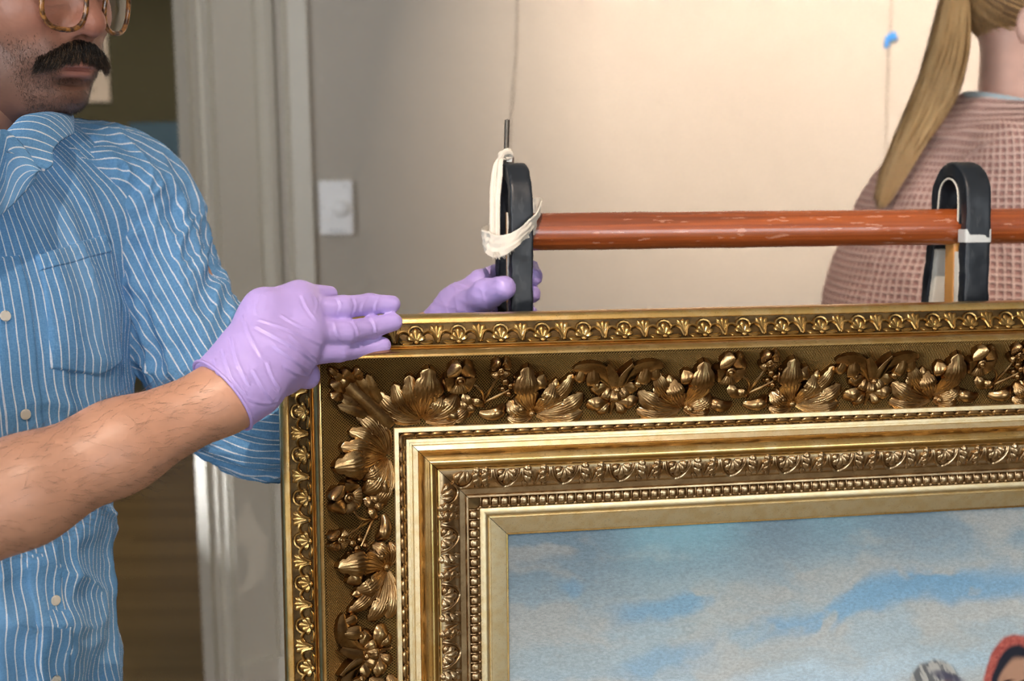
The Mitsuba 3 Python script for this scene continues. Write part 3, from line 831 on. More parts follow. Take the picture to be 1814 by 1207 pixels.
def canvas_bump(p, n, uv):
    u, v = uv.x * 1000, uv.y * 1000
    weave = 0.5 * dr.abs(dr.sin(u * 4.2)) * dr.abs(dr.cos(v * 2.1)) + 0.5 * dr.abs(dr.sin(v * 4.2))
    return 0.55 * weave + 0.7 * tnoise(u * 0.33 + v * 0.09, v * 0.9 - u * .12, 3.0)


scene['mat_painting'] = {'type': 'twosided', 'b': {'type': 'roughplastic', 'diffuse_reflectance': proc(painting_col), 'alpha': 0.012, 'int_ior': 1.48, 'nonlinear': False}}
nx = 40
a, b = np.meshgrid(np.linspace(PA - .003, FW - PA + .003, nx), np.linspace(PA - .003, FH - PA + .003, nx), indexing='ij')
v = fr(a, b, np.full_like(a, 0.0035)).reshape(-1, 3)
bk = fr(a, b, np.full_like(a, -0.010)).reshape(-1, 3)
f = flip(grid_faces(nx, nx))
key = add('painting', (v, f), 'mat_painting', smooth=True, uv=np.stack([a - PA, b - PA], -1).reshape(-1, 2))
tag(key, 'oil painting of cloudy blue sky and two figures in head scarves, inside gilded frame', 'painting')
scene['mat_raw_wood'] = princ((0.42, 0.29, 0.16), 0.7)
add('painting__stretcher', cat([(bk, flip(f))]), 'mat_raw_wood', smooth=False)

# ------------------------------------------------------------------ cart behind the frame: padded uprights and a handle pole
def tape_col(p, n, uv):
    a = tfbm(p.x * 70, p.y * 70, p.z * 18)
    b = smoothstep(0.62, 0.75, tfbm(p.x * 160, p.y * 160, p.z * 60 + 3))
    return mix(mix((0.004, 0.006, 0.009), (0.010, 0.015, 0.022), a), (0.05, 0.055, 0.06), b * 0.25)


def tape_bump(p, n, uv):
    return tfbm(p.x * 40, p.y * 40, p.z * 24, octaves=2) + 0.03 * tfbm(p.x * 420, p.y * 420, p.z * 420, octaves=2)


scene['mat_tape'] = {'type': 'twosided', 'b': {'type': 'bumpmap', 'arbitrary': proc(tape_bump, 4e-4), 'scale': 0.0035, 'b': {'type': 'principled', 'base_color': proc(tape_col), 'roughness': 0.42, 'specular': 0.5}}}


def pole_col(p, n, uv):
    g = tfbm(uv.x * 9, uv.y * 420, 0.0, octaves=3)
    g2 = tfbm(uv.x * 2.2 + 4, uv.y * 110, 3.0, octaves=2)
    c = mix((0.17, 0.032, 0.008), (0.38, 0.090, 0.020), g)
    c = mix(c, (0.12, 0.028, 0.010), smoothstep(0.55, 0.75, g2) * 0.7)
    return mix(c, (0.60, 0.34, 0.24), smoothstep(0.70, 0.80, tfbm(uv.x * 60, uv.y * 260, 8.0)) * 0.35)


scene['mat_pole'] = princ(proc(pole_col), 0.20, specular=0.7, clearcoat=1.0, clearcoat_gloss=0.96)
scene['mat_wood_honey'] = princ((0.46, 0.22, 0.06), 0.4)
scene['mat_felt'] = princ((0.55, 0.53, 0.47), 0.95)
scene['mat_grey_tape'] = princ((0.46, 0.48, 0.48), 0.45)
scene['mat_steel'] = princ((0.42, 0.40, 0.37), 0.32, 1.0)


def weave_bump(p, n, uv):
    return 0.5 * dr.abs(dr.sin(uv.x * 2600)) + 0.5 * dr.abs(dr.sin(uv.y * 2600)) + 0.6 * tfbm(uv.x * 300, uv.y * 300, 0)


scene['mat_cotton'] = {'type': 'twosided', 'b': {'type': 'bumpmap', 'arbitrary': proc(weave_bump, 1e-4), 'scale': 0.0006, 'b': {'type': 'principled', 'base_color': rgb(0.74, 0.69, 0.60), 'roughness': 0.9}}}
CART = 'painting_cart'
tag(CART, 'cart with black taped uprights and a reddish wooden pole, standing behind gilded frame', 'cart')
BACK = -FAX[:, 2]                                    # away from the picture side, in the frame's tilt
ALONG = FAX[:, 0]
DOWNF = FAX[:, 1]
pole_a, pole_b = P(938, 411, 1.557), P(1683, 402, 1.655)
pd = pole_b - pole_a
pole_pts = [pole_a - pd * 0.025, pole_a, pole_a + pd * 0.5, pole_b, pole_a + pd * 1.35]
PR = 0.0207


def rod_mesh(a, b, r, n=60, sides=36, wob=0.0):
    t = np.linspace(0, 1, n); c = a + t[:, None] * (b - a)
    v, f = tube(c, r * (1 + wob * (meshkit.noise(np.stack([t * 30, t * 0, t * 0], 1), 3) - .5)), sides, caps=False)
    L = np.linalg.norm(b - a)
    uv = np.stack([np.repeat(t * L, sides), np.tile(np.arange(sides) / sides * 2 * np.pi * r, n)], 1)
    return v, f, uv


v, f, uv = rod_mesh(pole_pts[0], pole_pts[-1], PR, wob=0.03)
key = add(CART + '__handle_pole', (v, f), 'mat_pole', smooth=True, uv=uv)
tag(key, 'varnished reddish brown round wooden pole')
c0 = pole_pts[0]
tt = (pd / np.linalg.norm(pd))
add(CART + '__handle_pole__end_disc', tube([c0 - tt * .001, c0 + tt * .004], [PR * .93, PR * .995], 36), 'mat_wood_honey', 30)


def rect_sweep(pts, wd, th, side, n=60, r=0.3, wob=0.0, seed=1):
    """Rounded rectangular bar along points; wd across along 'side', th the other way."""
    p = smooth_path(pts, n)
    t = np.gradient(p, axis=0); t /= np.linalg.norm(t, axis=1, keepdims=True)
    A = side - t * (t @ side)[:, None]; A /= np.linalg.norm(A, axis=1, keepdims=True)
    B = np.cross(t, A)
    k = 28
    a = np.arange(k) / k * 2 * np.pi
    e = 0.28
    cx = np.sign(np.cos(a)) * np.abs(np.cos(a)) ** e; cy = np.sign(np.sin(a)) * np.abs(np.sin(a)) ** e
    w = np.broadcast_to(np.asarray(wd, float), (n,)) / 2; h = np.broadcast_to(np.asarray(th, float), (n,)) / 2
    v = p[:, None] + (cx[None] * w[:, None])[..., None] * A[:, None] + (cy[None] * h[:, None])[..., None] * B[:, None]
    if wob:
        nn = meshkit.fbm(v * 60, 3, seed) - .5
        v = v + ((v - p[:, None]) / (np.linalg.norm(v - p[:, None], axis=2, keepdims=True) + 1e-9)) * nn[..., None] * wob
    f = grid_faces(n, k, True)[:, ::-1]
    m = n * k
    v = v.reshape(-1, 3)
    v = np.vstack([v, p[0], p[-1]])
    kk = np.arange(k)
    f = np.vstack([f, np.stack([np.full(k, m), (kk + 1) % k, kk], 1), np.stack([np.full(k, m + 1), m - k + kk, m - k + (kk + 1) % k], 1)])
    return v, f


def to_floor(p, d):
    return p + d * (p[2] / -d[2])


REAR = DOWNF + BACK * 0.20; REAR = REAR / np.linalg.norm(REAR)
FRONT = DOWNF


def upright(top, gap, wd, th, seed):
    """Black taped inverted U: front leg, arch, splayed back leg. top: where the outer top of the arch is."""
    r = gap / 2
    c = top + DOWNF * (th / 2 + r)
    arc = [c + (-BACK * math.cos(a) - DOWNF * math.sin(a)) * r for a in np.linspace(0, math.pi, 9)]
    f0, b0 = arc[0], arc[-1]
    pts = [to_floor(f0, FRONT), f0 + FRONT * .62, f0 + FRONT * .35, f0 + FRONT * .2, f0 + FRONT * .08] + arc + [b0 + REAR * .08, b0 + REAR * .2, b0 + REAR * .35, b0 + REAR * .62, to_floor(b0, REAR)]
    k = add(CART + '__padded_upright', rect_sweep(pts, wd, th, ALONG, 900, wob=0.003, seed=seed), 'mat_tape', 45)
    tag(k, 'black taped inverted U upright')
    return k, f0, b0, c


u2, f2, b2, c2 = upright(P(1703, 287, 1.655), 0.066, 0.031, 0.0175, 5)
u1, f1, b1, c1 = upright(P(910, 289, 1.553), 0.066, 0.0245, 0.0175, 9)
# lining of the second upright: pale felt strips and a honey coloured wooden core seen below the pole
wv = np.array(ALONG)
for (a, b, wd, th, mat, nm) in ((f2 + BACK * .0150 + FRONT * .062, f2 + BACK * .0150 + FRONT * .36, .0285, .012, 'mat_felt', 'felt_strip'), (b2 - BACK * .0150 + REAR * .062, b2 - BACK * .0135 + REAR * .36, .0285, .010, 'mat_felt', 'felt_strip'),
                               (c2 + FRONT * .050, c2 + FRONT * .36 + BACK * .004, .0275, .023, 'mat_wood_honey', 'wooden_core')):
    add(u2 + '__' + nm, rect_sweep([a, (a + b) / 2, b], wd, th, ALONG, 12), mat, 40)
arcp = [f2 + BACK * .0105 + FRONT * .03] + [c2 + (-BACK * math.cos(t) - DOWNF * math.sin(t)) * 0.0225 for t in np.linspace(0, math.pi, 9)] + [b2 - BACK * .0105 + REAR * .03]
add(u2 + '__inner_tape', rect_sweep(arcp, .030, .004, ALONG, 30), 'mat_tape', 40)
for o in (-.0156,):
    add(u2 + '__felt_edge', tube([q_ + ALONG * o for q_ in arcp], .0011, 6, 40), 'mat_felt', 40)
# wrap of grey tape on the second upright
cc = f2 + FRONT * ((np.dot(P(1717, 418, 1.622) - f2, FRONT)))
add(u2 + '__grey_tape', rect_sweep([cc - FRONT * .0075 + ALONG * .0, cc + FRONT * .0075], .0335, .0200, ALONG, 6), 'mat_grey_tape', 40)
# layered edge of the first upright, on the side turned to the viewer's left
for k, (o, w, m) in enumerate(((0.0125, .0028, 'mat_felt'), (0.0165, .0026, 'mat_wood_honey'))):
    a = f1 + BACK * o - ALONG * .0015 + FRONT * .012
    add(u1 + ('__felt_strip' if k == 0 else '__wooden_core'), rect_sweep([a, a + FRONT * .12, a + FRONT * .34], .022, w, ALONG, 10), m, 40)
# ledge the frame stands on, and cross bars of the cart
lo = fr(FW / 2, FH + .037 + .014, 0.016)
bar = lambda a, b, w, h, key, m: add(CART + '__' + key, rect_sweep([a, (a + b) / 2, b], w, h, BACK, 8), m, 40)
bar(fr(-.02, FH + .056, 0.0), fr(FW + .02, FH + .056, 0.0), .13, .028, 'ledge', 'mat_wood_honey')
bar(fr(-.02, FH + .10, -.045), fr(FW + .02, FH + .10, -.045), .03, .06, 'cross_bar', 'mat_wood_honey')
# threaded rod, nut
ra, rb = P(896, 300, 1.56), P(898.5, 213, 1.56)
n = 260
t = np.linspace(0, 1, n)
L = np.linalg.norm(rb - ra)
pit = 0.00125
rad = 0.0028 + 0.00042 * (2 * np.abs((t * L / pit) % 1 - .5) * 2 - 1)
key = add(CART + '__threaded_rod', tube(ra + t[:, None] * (rb - ra), rad, 14), 'mat_steel', 25); tag(key, 'steel threaded rod standing up from the upright')
ax = (rb - ra) / L


def hexnut(c, axis, r, h):
    m = trimesh.creation.cylinder(r, h, sections=6)
    q = trimesh.geometry.align_vectors([0, 0, 1], axis)
    v = m.vertices @ q[:3, :3].T + c
    return v, m.faces


add(key + '__nut', hexnut(P(901, 283, 1.56), ax, .0062, .0062), 'mat_steel', 20)

# cotton tie knotted on the rod, hanging down and wrapped round the upright
TIE = 'cotton_tie'
tag(TIE, 'off-white cotton tape tied round black upright and the end of wooden pole', 'cloth tie')


def ribbon(pts, wdir, width, thick=0.0012, n=60, wob=0.0006, seed=2):
    """Cloth tape: centre line points, width direction per point."""
    q = smooth_path(np.column_stack([np.asarray(pts, float), np.broadcast_to(np.asarray(wdir, float), (len(pts), 3)), np.broadcast_to(np.asarray(width, float), (len(pts),))]), n)
    p, w, wd = q[:, :3], q[:, 3:6], q[:, 6]
    w = w / np.linalg.norm(w, axis=1, keepdims=True)
    t = np.gradient(p, axis=0); t /= np.linalg.norm(t, axis=1, keepdims=True)
    nn = np.cross(t, w); nn /= np.linalg.norm(nn, axis=1, keepdims=True)
    s = np.linspace(-.5, .5, 13)
    mid = p[:, None] + (s[None] * wd[:, None])[..., None] * w[:, None]
    wv_ = (meshkit.fbm(mid * 120, 3, seed) - .5) * wob * 2 + 0.0005 * np.sin(s * 19)[None]
    mid = mid + wv_[..., None] * nn[:, None]
    top, bot = mid + nn[:, None] * thick / 2, mid - nn[:, None] * thick / 2
    V = np.concatenate([top, bot[:, ::-1]], 1)
    f = grid_faces(n, 26, True)
    arc = np.concatenate([[0], np.cumsum(np.linalg.norm(np.diff(p, axis=0), axis=1))])
    uv = np.stack([np.repeat(arc, 26), np.tile(np.concatenate([s, s[::-1]]) * float(np.mean(wd)), n)], 1)
    return V.reshape(-1, 3), f, uv


UPV = -DOWNF
d1 = 1.515
loop = [P(864, 428, 1.535), P(884, 437, 1.513), P(908, 428, 1.505), P(930, 410, 1.508), P(948, 392, 1.522), P(951, 381, 1.56), P(935, 383, 1.605), P(900, 398, 1.632), P(866, 415, 1.61), P(857, 425, 1.565), P(864, 430, 1.535)]
wdir = np.array([UPV + ALONG * k for k in (.1, .2, .32, .45, .35, .2, .1, .0, -.1, -.05, .1)])
v, f, uv = ribbon(loop, wdir, [.0235, .024, .025, .028, .035, .038, .034, .026, .022, .022, .0235], n=110, wob=.003)
add(TIE + '__wrap', (v, f), 'mat_cotton', smooth=True, uv=uv)
for k, (xo, dd) in enumerate(((0, 0), (9, .004))):
    v, f, uv = ribbon([P(893, 282, 1.553 - dd), P(884 + xo * .5, 283, 1.548 - dd), P(877 + xo, 300, 1.543 - dd), P(873 + xo, 340, 1.54 - dd), P(872 + xo, 385, 1.535 - dd), P(872 + xo, 430, 1.532 - dd)], ALONG * .8 + BACK * -.5, [.004, .005, .006, .0065, .006, .006], n=50, wob=.0012, seed=5 + k)
    add(TIE + '__hanging_strand', (v, f), 'mat_cotton', smooth=True, uv=uv)
kn = [ellipsoid(P(892, 274, 1.555), (.0062, .006, .0045), 2), tube([P(886, 283, 1.55), P(893, 272, 1.549), P(903, 271, 1.552), P(905, 277, 1.556), P(896, 281, 1.551)], [.0028, .0034, .0032, .0028, .002], 8, 18),
      tube([P(884, 290, 1.549), P(887, 280, 1.547), P(896, 268, 1.553), P(903, 266, 1.56)], [.003, .0032, .003, .002], 8, 14)]
add(TIE + '__knot', cat(kn), 'mat_cotton', 40, )
fray = []
rg = np.random.default_rng(3)
pts = []
for k in range(60):
    x = 874 + rg.uniform(0, 38)
    y0 = 447 - max(0, (x - 886)) * .50
    y1 = y0 + rg.uniform(6, 14)
    pts.append([P(x, y0, 1.5115), P(x + rg.normal(0, 1), (y0 + y1) / 2, 1.5095), P(x + rg.normal(0, 2.2), y1, 1.510)])
add(TIE + '__frayed_edge', many_tubes(np.array(pts), np.array([.00055, .0005, .0003]), 4), 'mat_cotton', True)

# ------------------------------------------------------------------ things on the wall
def on_wall(px, py, off=0.0):
    """Point of the back wall seen at a place of the photograph."""
    r = CAM @ np.array([(px - CX) / FPX, (py - CY) / FPX, 1.0])
    return EYE + r * ((Y1 - off - EYE[1]) / r[1])


a, b = on_wall(564, 320, .012), on_wall(628, 416, .012)
cx_, cz_ = (a[0] + b[0]) / 2, (a[2] + b[2]) / 2
w_, h_ = abs(b[0] - a[0]), abs(a[2] - b[2])
TH = 'thermostat'
tag(TH, 'white plastic wall thermostat with a round dial beside the door casing', 'thermostat')
add(TH + '__body', box(cx_ - w_ / 2, cx_ + w_ / 2, Y1 - .026, Y1, cz_ - h_ / 2, cz_ + h_ / 2, .004), 'mat_plastic', 20)
dz = on_wall(604, 369, .026)


def disc_y(c, r, y0, y1, n=40):
    return tube([(c[0], y0, c[2]), (c[0], y0 - (y0 - y1) * .8, c[2]), (c[0], y1, c[2])], [r, r * .97, r * .88], n)


add(TH + '__dial', disc_y(dz, .0225, Y1 - .024, Y1 - .041), 'mat_plastic', 30)
add(TH + '__vent', box(cx_ - .022, cx_ + .026, Y1 - .0275, Y1 - .024, cz_ - h_ * .43, cz_ - h_ * .40), 'mat_plastic_grey', 20)
add(TH + '__pointer_mark', box(cx_ - w_ * .44, cx_ - w_ * .36, Y1 - .0268, Y1 - .024, cz_ + .001, cz_ + .004), 'mat_plastic_grey', 20)
add(TH + '__maker_mark', box(cx_ + w_ * .20, cx_ + w_ * .36, Y1 - .0268, Y1 - .024, cz_ + h_ * .38, cz_ + h_ * .40), 'mat_plastic_grey', 20)
scene['mat_wire'] = princ((0.30, 0.25, 0.20), 0.5)
scene['mat_blue_tape'] = princ((0.05, 0.28, 0.72), 0.5)
w1 = [on_wall(920, -160, .004), on_wall(917, 0, .004), on_wall(914, 100, .004), on_wall(906, 205, .004), on_wall(904, 420, .004), on_wall(902, 700, .004)]
key = add('hanging_wire', tube(w1, .0011, 6, 40), 'mat_wire', True); tag(key, 'thin wire down the beige wall above the threaded rod', 'wire')
w2 = [on_wall(1584, -160, .004), on_wall(1580, 0, .004), on_wall(1576, 70, .006), on_wall(1571, 190, .004), on_wall(1568, 400, .004)]
key = add('hanging_wire', tube(w2, .0011, 6, 40), 'mat_wire', True); tag(key, 'thin wire on the wall held by blue tape, left of the ponytail', 'wire')
tp = [on_wall(1571, 84, .005), on_wall(1572, 74, .008), on_wall(1577, 66, .012), on_wall(1586, 63, .012), on_wall(1589, 70, .010)]
v, f, uv = ribbon(tp, np.array([[.8, .1, .3], [.9, .1, .3], [.5, .2, -.9], [.2, .1, -1], [.1, .1, -1]]), [.012, .015, .018, .018, .012], thick=.0008, n=24, wob=.002)
key = add('tape_scrap', (v, f), 'mat_blue_tape', smooth=True); tag(key, 'crumpled scrap of blue tape stuck on the bright wall', 'tape')
# printed notice on the hall wall
def on_hall(px, py, off=0.0):
    r = CAM @ np.array([(px - CX) / FPX, (py - CY) / FPX, 1.0])
    return EYE + r * ((7.0 - off - EYE[1]) / r[1])


a, b = on_hall(20, 60), on_hall(197, 181)
key = add('wall_label', box(a[0], b[0], 6.985, 7.0, b[2], a[2], .002), 'mat_paper', 20)
tag(key, 'cream paper label on the dim olive hall wall behind the moustached man', 'label')
scene['mat_ink'] = princ((0.35, 0.30, 0.24), 0.7)
for k, (xa, xb, ya) in enumerate(((140, 172, 160), (150, 168, 125))):
    p0, p1 = on_hall(xa, ya), on_hall(xb, ya + 3)
    add('wall_label__print_line', box(p0[0], p1[0], 6.9825, 6.986, p1[2], p0[2]), 'mat_ink', 20)

# ------------------------------------------------------------------ organic surfaces from distance functions
def surface_net(sdf, lo, hi, h, block=10):
    """Mesh of the zero level of a vectorised distance function (naive surface nets; far blocks are skipped)."""
    lo = np.asarray(lo, float); n = np.ceil((np.asarray(hi, float) - lo) / h / block).astype(int)
    N = n * block + 1
    D = np.full(N, 1.0, np.float32)
    bi = np.stack(np.meshgrid(*[np.arange(k) for k in n], indexing='ij'), -1).reshape(-1, 3)
    cd = sdf(lo + (bi + 0.5) * block * h)
    for b in bi[cd < -block * h * 1.0]:
        D[b[0] * block:(b[0] + 1) * block + 1, b[1] * block:(b[1] + 1) * block + 1, b[2] * block:(b[2] + 1) * block + 1] = -1
    near = bi[np.abs(cd) <= block * h * 1.0]
    o = np.stack(np.meshgrid(*[np.arange(block + 1)] * 3, indexing='ij'), -1).reshape(-1, 3)
    for c in range(0, len(near), 256):
        nb = near[c:c + 256]
        idx = nb[:, None] * block + o[None]
        val = sdf((lo + idx * h).reshape(-1, 3)).astype(np.float32)
        D[idx[..., 0].ravel(), idx[..., 1].ravel(), idx[..., 2].ravel()] = val
    S = D < 0
    acc = np.zeros(tuple(N - 1) + (3,), np.float32); cnt = np.zeros(tuple(N - 1), np.float32)
    sl = lambda *a: tuple(a)
    cor = [(i, j, k) for i in (0, 1) for j in (0, 1) for k in (0, 1)]
    view = {c: sl(*[slice(c[d], N[d] - 1 + c[d]) for d in range(3)]) for c in cor}
    for c in cor:
        for ax in range(3):
            if c[ax] == 0:
                e = list(c); e[ax] = 1
                a, b = D[view[c]], D[view[tuple(e)]]
                m = (a < 0) != (b < 0)
                I = np.nonzero(m)
                t = a[I] / (a[I] - b[I])
                p = np.tile(np.array(c, np.float32), (len(t), 1)); p[:, ax] = t
                acc[I] += p; cnt[I] += 1
    I = np.nonzero(cnt)
    vid = np.full(cnt.shape, -1, np.int64); vid[I] = np.arange(len(I[0]))
    V = lo + (np.stack(I, 1) + acc[I] / cnt[I][:, None]) * h
    F = []
    for ax in range(3):
        u_, v_ = [(1, 2), (2, 0), (0, 1)][ax]
        s0 = [slice(None)] * 3; s1 = [slice(None)] * 3
        s0[ax] = slice(0, N[ax] - 1); s1[ax] = slice(1, N[ax])
        a, b = S[tuple(s0)], S[tuple(s1)]
        E = np.stack(np.nonzero(a != b), 1)
        E = E[(E[:, u_] > 0) & (E[:, v_] > 0) & (E[:, u_] < N[u_] - 1) & (E[:, v_] < N[v_] - 1)]
        ins = a[tuple(E.T)]
        du = np.zeros(3, int); du[u_] = 1
        dv = np.zeros(3, int); dv[v_] = 1
        q = np.stack([vid[tuple((E - du - dv).T)], vid[tuple((E - dv).T)], vid[tuple(E.T)], vid[tuple((E - du).T)]], 1)
        q[~ins] = q[~ins][:, ::-1]
        F.append(q)
    F = np.vstack(F)
    F = F[(F >= 0).all(1)]
    return V, np.vstack([F[:, [0, 1, 2]], F[:, [0, 2, 3]]])


def vnormals(v, f):
    return meshkit.arrays((v, f), True)[2]


def smin(a, b, k):
    h = np.clip(0.5 + 0.5 * (b - a) / k, 0, 1)
    return b * (1 - h) + a * h - k * h * (1 - h)


def smax(a, b, k):
    return -smin(-a, -b, k)


def cone(p, a, b, ra, rb):
    """Capsule with two radii."""
    a, b = np.asarray(a, float), np.asarray(b, float)
    ab = b - a
    t = np.clip((p - a) @ ab / (ab @ ab), 0, 1)
    return np.linalg.norm(p - a - t[:, None] * ab, axis=1) - (ra + t * (rb - ra))


def ell_d(p, c, r, R=None):
    q = p - np.asarray(c, float)
    if R is not None:
        q = q @ R                                   # columns of R: the ellipsoid's axes
    r = np.asarray(r, float)
    k = np.linalg.norm(q / r, axis=1)
    return k * (k - 1) / np.maximum(np.linalg.norm(q / r ** 2, axis=1), 1e-9)


def chain(p, pts, rad, k=0.012):
    d = None
    for i in range(len(pts) - 1):
        e = cone(p, pts[i], pts[i + 1], rad[i], rad[i + 1])
        d = e if d is None else smin(d, e, k)
    return d


def relax(v, f, it=4):
    from scipy.sparse import coo_matrix
    i = np.concatenate([f[:, 0], f[:, 1], f[:, 2], f[:, 1], f[:, 2], f[:, 0]]); j = np.concatenate([f[:, 1], f[:, 2], f[:, 0], f[:, 0], f[:, 1], f[:, 2]])
    W = coo_matrix((np.ones(len(i)), (i, j)), shape=(len(v), len(v))).tocsr()
    deg = np.maximum(np.asarray(W.sum(1)), 1)
    for k in range(2 * it):
        v = v + (0.5 if k % 2 == 0 else -0.51) * ((W @ v) / deg - v)
    return v


# ------------------------------------------------------------------ the man: skeleton
MAN = 'person'
tag(MAN, 'moustached man in glasses, striped blue shirt and lilac gloves, holding gilded frame by its corner', 'person')
phi = math.radians(43)
TF = np.array([math.sin(phi), -math.cos(phi), 0.0]); TL = np.array([math.cos(phi), math.sin(phi), 0.0]); UZ = np.array([0, 0, 1.0])
TC = P(-78, 480, 1.47); TZ = TC[2]                       # torso axis at chest height


def tor(f, l, z):
    """Torso coordinates: forwards, to his left, up from chest height."""
    return TC + TF * f + TL * l + UZ * z


L_SH, L_EL, L_WR = P(236, 385, 1.60), P(425, 722, 1.535), P(778, 590, 1.605)
R_SH, R_EL, R_WR = tor(0.05, -0.19, -0.04), P(-130, 950, 1.15), P(398, 704, 1.272)
psi = math.radians(63); tiltd = math.radians(10)
h0 = np.array([math.sin(psi), -math.cos(psi), 0.0])
HF = h0 * math.cos(tiltd) - UZ * math.sin(tiltd); HL = np.array([math.cos(psi), math.sin(psi), 0.0]); HU = np.cross(HF, HL) 
HU = HU if HU[2] > 0 else -HU
HR = np.stack([HF, HL, HU], 1)
HO = P(170, 48, 1.44) - HR @ np.array([0.116, 0.0, -0.012])


def hd(p):
    """World -> head coordinates (forwards, left, up; origin between the ears)."""
    return (p - HO) @ HR


def hw(q):
    return HO + np.asarray(q, float) @ HR.T


def head_sdf(p):
    q = hd(p)
    ym = np.abs(q[:, 1])
    s = np.stack([q[:, 0], ym, q[:, 2]], 1)
    d = ell_d(q, (-.012, 0, .058), (.098, .076, .090))
    d = smin(d, ell_d(q, (.028, 0, .012), (.066, .066, .085)), .03)
    d = smin(d, ell_d(q, (.045, 0, -.05), (.046, .05, .05)), .03)                   # lower face
    d = smin(d, cone(s, (-.005, .058, -.045), (.062, .022, -.088), .016, .017), .028)  # jaw
    d = smin(d, ell_d(q, (.075, 0, -.085), (.022, .026, .018)), .02)                # chin
    d = smin(d, ell_d(s, (.060, .040, -.005), (.028, .026, .026)), .025)            # cheek
    d = smin(d, ell_d(s, (.074, .020, -.048), (.022, .026, .020)), .02)             # muzzle
    d = smin(d, cone(s, (.082, .010, .046), (.078, .045, .042), .010, .009), .014)  # brow
    d = smax(d, -ell_d(s, (.098, .034, .022), (.022, .020, .016)), .012)            # eye socket
    d = smin(d, ell_d(s, (.074, .034, .022), (.0135, .0155, .0125)), .006)          # closed lids
    n = cone(q, (.088, 0, .036), (.108, 0, -.004), .009, .0125)
    n = smin(n, ell_d(q, (.111, 0, -.0105), (.0125, .0130, .0120)), .010)
    n = smin(n, ell_d(s, (.098, .0125, -.0155), (.0125, .0075, .0095)), .007)
    d = smin(d, n, .011)
    d = smax(d, -ell_d(s, (.104, .0075, -.0245), (.0065, .0042, .0060)), .003)      # nostril
    d = smin(d, ell_d(q, (.088, 0, -.0535), (.011, .024, .0050)), .006)             # lips
    d = smin(d, ell_d(q, (.086, 0, -.0625), (.0115, .021, .0060)), .006)
    d = smax(d, -ell_d(q, (.099, 0, -.0578), (.008, .024, .0013)), .003)
    d = smax(d, -ell_d(q, (.096, 0, -.0725), (.010, .022, .0045)), .008)
    ear = ell_d(s, (-.008, .078, .008), (.018, .009, .031))
    ear = smax(ear, -ell_d(s, (-.004, .088, .010), (.010, .007, .020)), .004)
    d = smin(d, ear, .008)
    return d


NECK0, NECK1 = tor(-.005, 0, .13), hw((-.022, 0, -.05))


def body_sdf(p):
    d = cone(p, NECK0, NECK1, .053, .056)
    d = smin(d, ell_d(p, tor(-.01, 0, -.05), (.085, .15, .16), np.stack([TF, TL, UZ], 1)), .05)
    d = smin(d, ell_d(p, tor(0.0, 0, -.30), (.085, .11, .22), np.stack([TF, TL, UZ], 1)), .06)
    d = smin(d, cone(p, tor(-.03, 0, .085), L_SH, .040, .048), .05)
    d = smin(d, cone(p, tor(-.03, 0, .07), R_SH, .040, .048), .05)
    d = smin(d, chain(p, [L_SH, L_EL, L_WR], [.050, .041, .028], .02), .03)
    m1 = R_EL + (R_WR - R_EL) * .30; m2 = R_EL + (R_WR - R_EL) * .62
    fw = R_WR + (R_WR - R_EL) / np.linalg.norm(R_WR - R_EL) * .02
    d = smin(d, chain(p, [R_SH, R_EL, m1, m2, R_WR, fw], [.055, .044, .0435, .0375, .0290, .027], .02), .03)
    return d


hv, hf = surface_net(lambda p: smin(head_sdf(p), cone(p, NECK0 + (NECK1 - NECK0) * .55, NECK1, .058, .056), .03), HO - .15, HO + np.array([.16, .16, .19]), .0024)
bv, bf = surface_net(body_sdf, np.minimum.reduce([R_SH, R_EL, tor(0, 0, -.5), L_SH]) - .09, np.maximum.reduce([L_WR, L_SH, NECK0, NECK1]) + np.array([.08, .08, .0]), .0042)
hv, bv = relax(hv, hf, 2), relax(bv, bf, 4)


def skin_color(v, head):
    n = meshkit.fbm(v * 55, 3, 4)[:, None]
    n2 = meshkit.fbm(v * 420, 2, 9)[:, None]
    base = np.array([0.41, 0.215, 0.14]) * (0.86 + 0.28 * n) * (0.93 + 0.14 * n2)
    if head:
        q = hd(v)
        base = base * np.array([.90, 0.80, 0.82])
        red = np.exp(-(((q[:, 0] - .112) / .018) ** 2 + (q[:, 1] / .018) ** 2 + ((q[:, 2] + .010) / .02) ** 2))[:, None]
        base = base * (1 - red * np.array([.02, .20, .18]))
        ck = np.exp(-(((np.abs(q[:, 1]) - .045) / .02) ** 2 + ((q[:, 2] + .005) / .022) ** 2))[:, None] * (q[:, :1] > .03)
        base = base * (1 - ck * np.array([.0, .12, .12]))
        # beard shadow: jaw, chin, upper lip
        line = -.030 - .16 * np.clip(q[:, 0] - .03, -.06, .06) * 0 + .012 * (meshkit.fbm(v * 90, 2, 2) - .5)
        b = 1 / (1 + np.exp((q[:, 2] - line) / .007))
        b = b * (1 / (1 + np.exp(-(q[:, 2] + .125) / .008))) * (q[:, 0] > -.02)
        lip = np.exp(-((q[:, 1] / .022) ** 4 + ((q[:, 2] + .0585) / .0075) ** 4)) * (q[:, 0] > .08)
        b = b * (1 - lip)
        base = base * (1 - .58 * b[:, None]) + np.array([.03, .035, .035]) * (b[:, None] * .25)
        base = base * (1 - lip[:, None]) + np.array([.36, .155, .125]) * lip[:, None]
        nos = np.exp(-(((np.abs(q[:, 1]) - .0078) / .0042) ** 2 + ((q[:, 2] + .0232) / .004) ** 2 + ((q[:, 0] - .103) / .008) ** 2))
        base = base * (1 - .75 * nos[:, None])
    return np.clip(base, .01, 1)


def pores(p, n, uv):
    return tfbm(p.x * 900, p.y * 900, p.z * 900, octaves=2) + 0.7 * tfbm(p.x * 210, p.y * 210, p.z * 210, octaves=2)


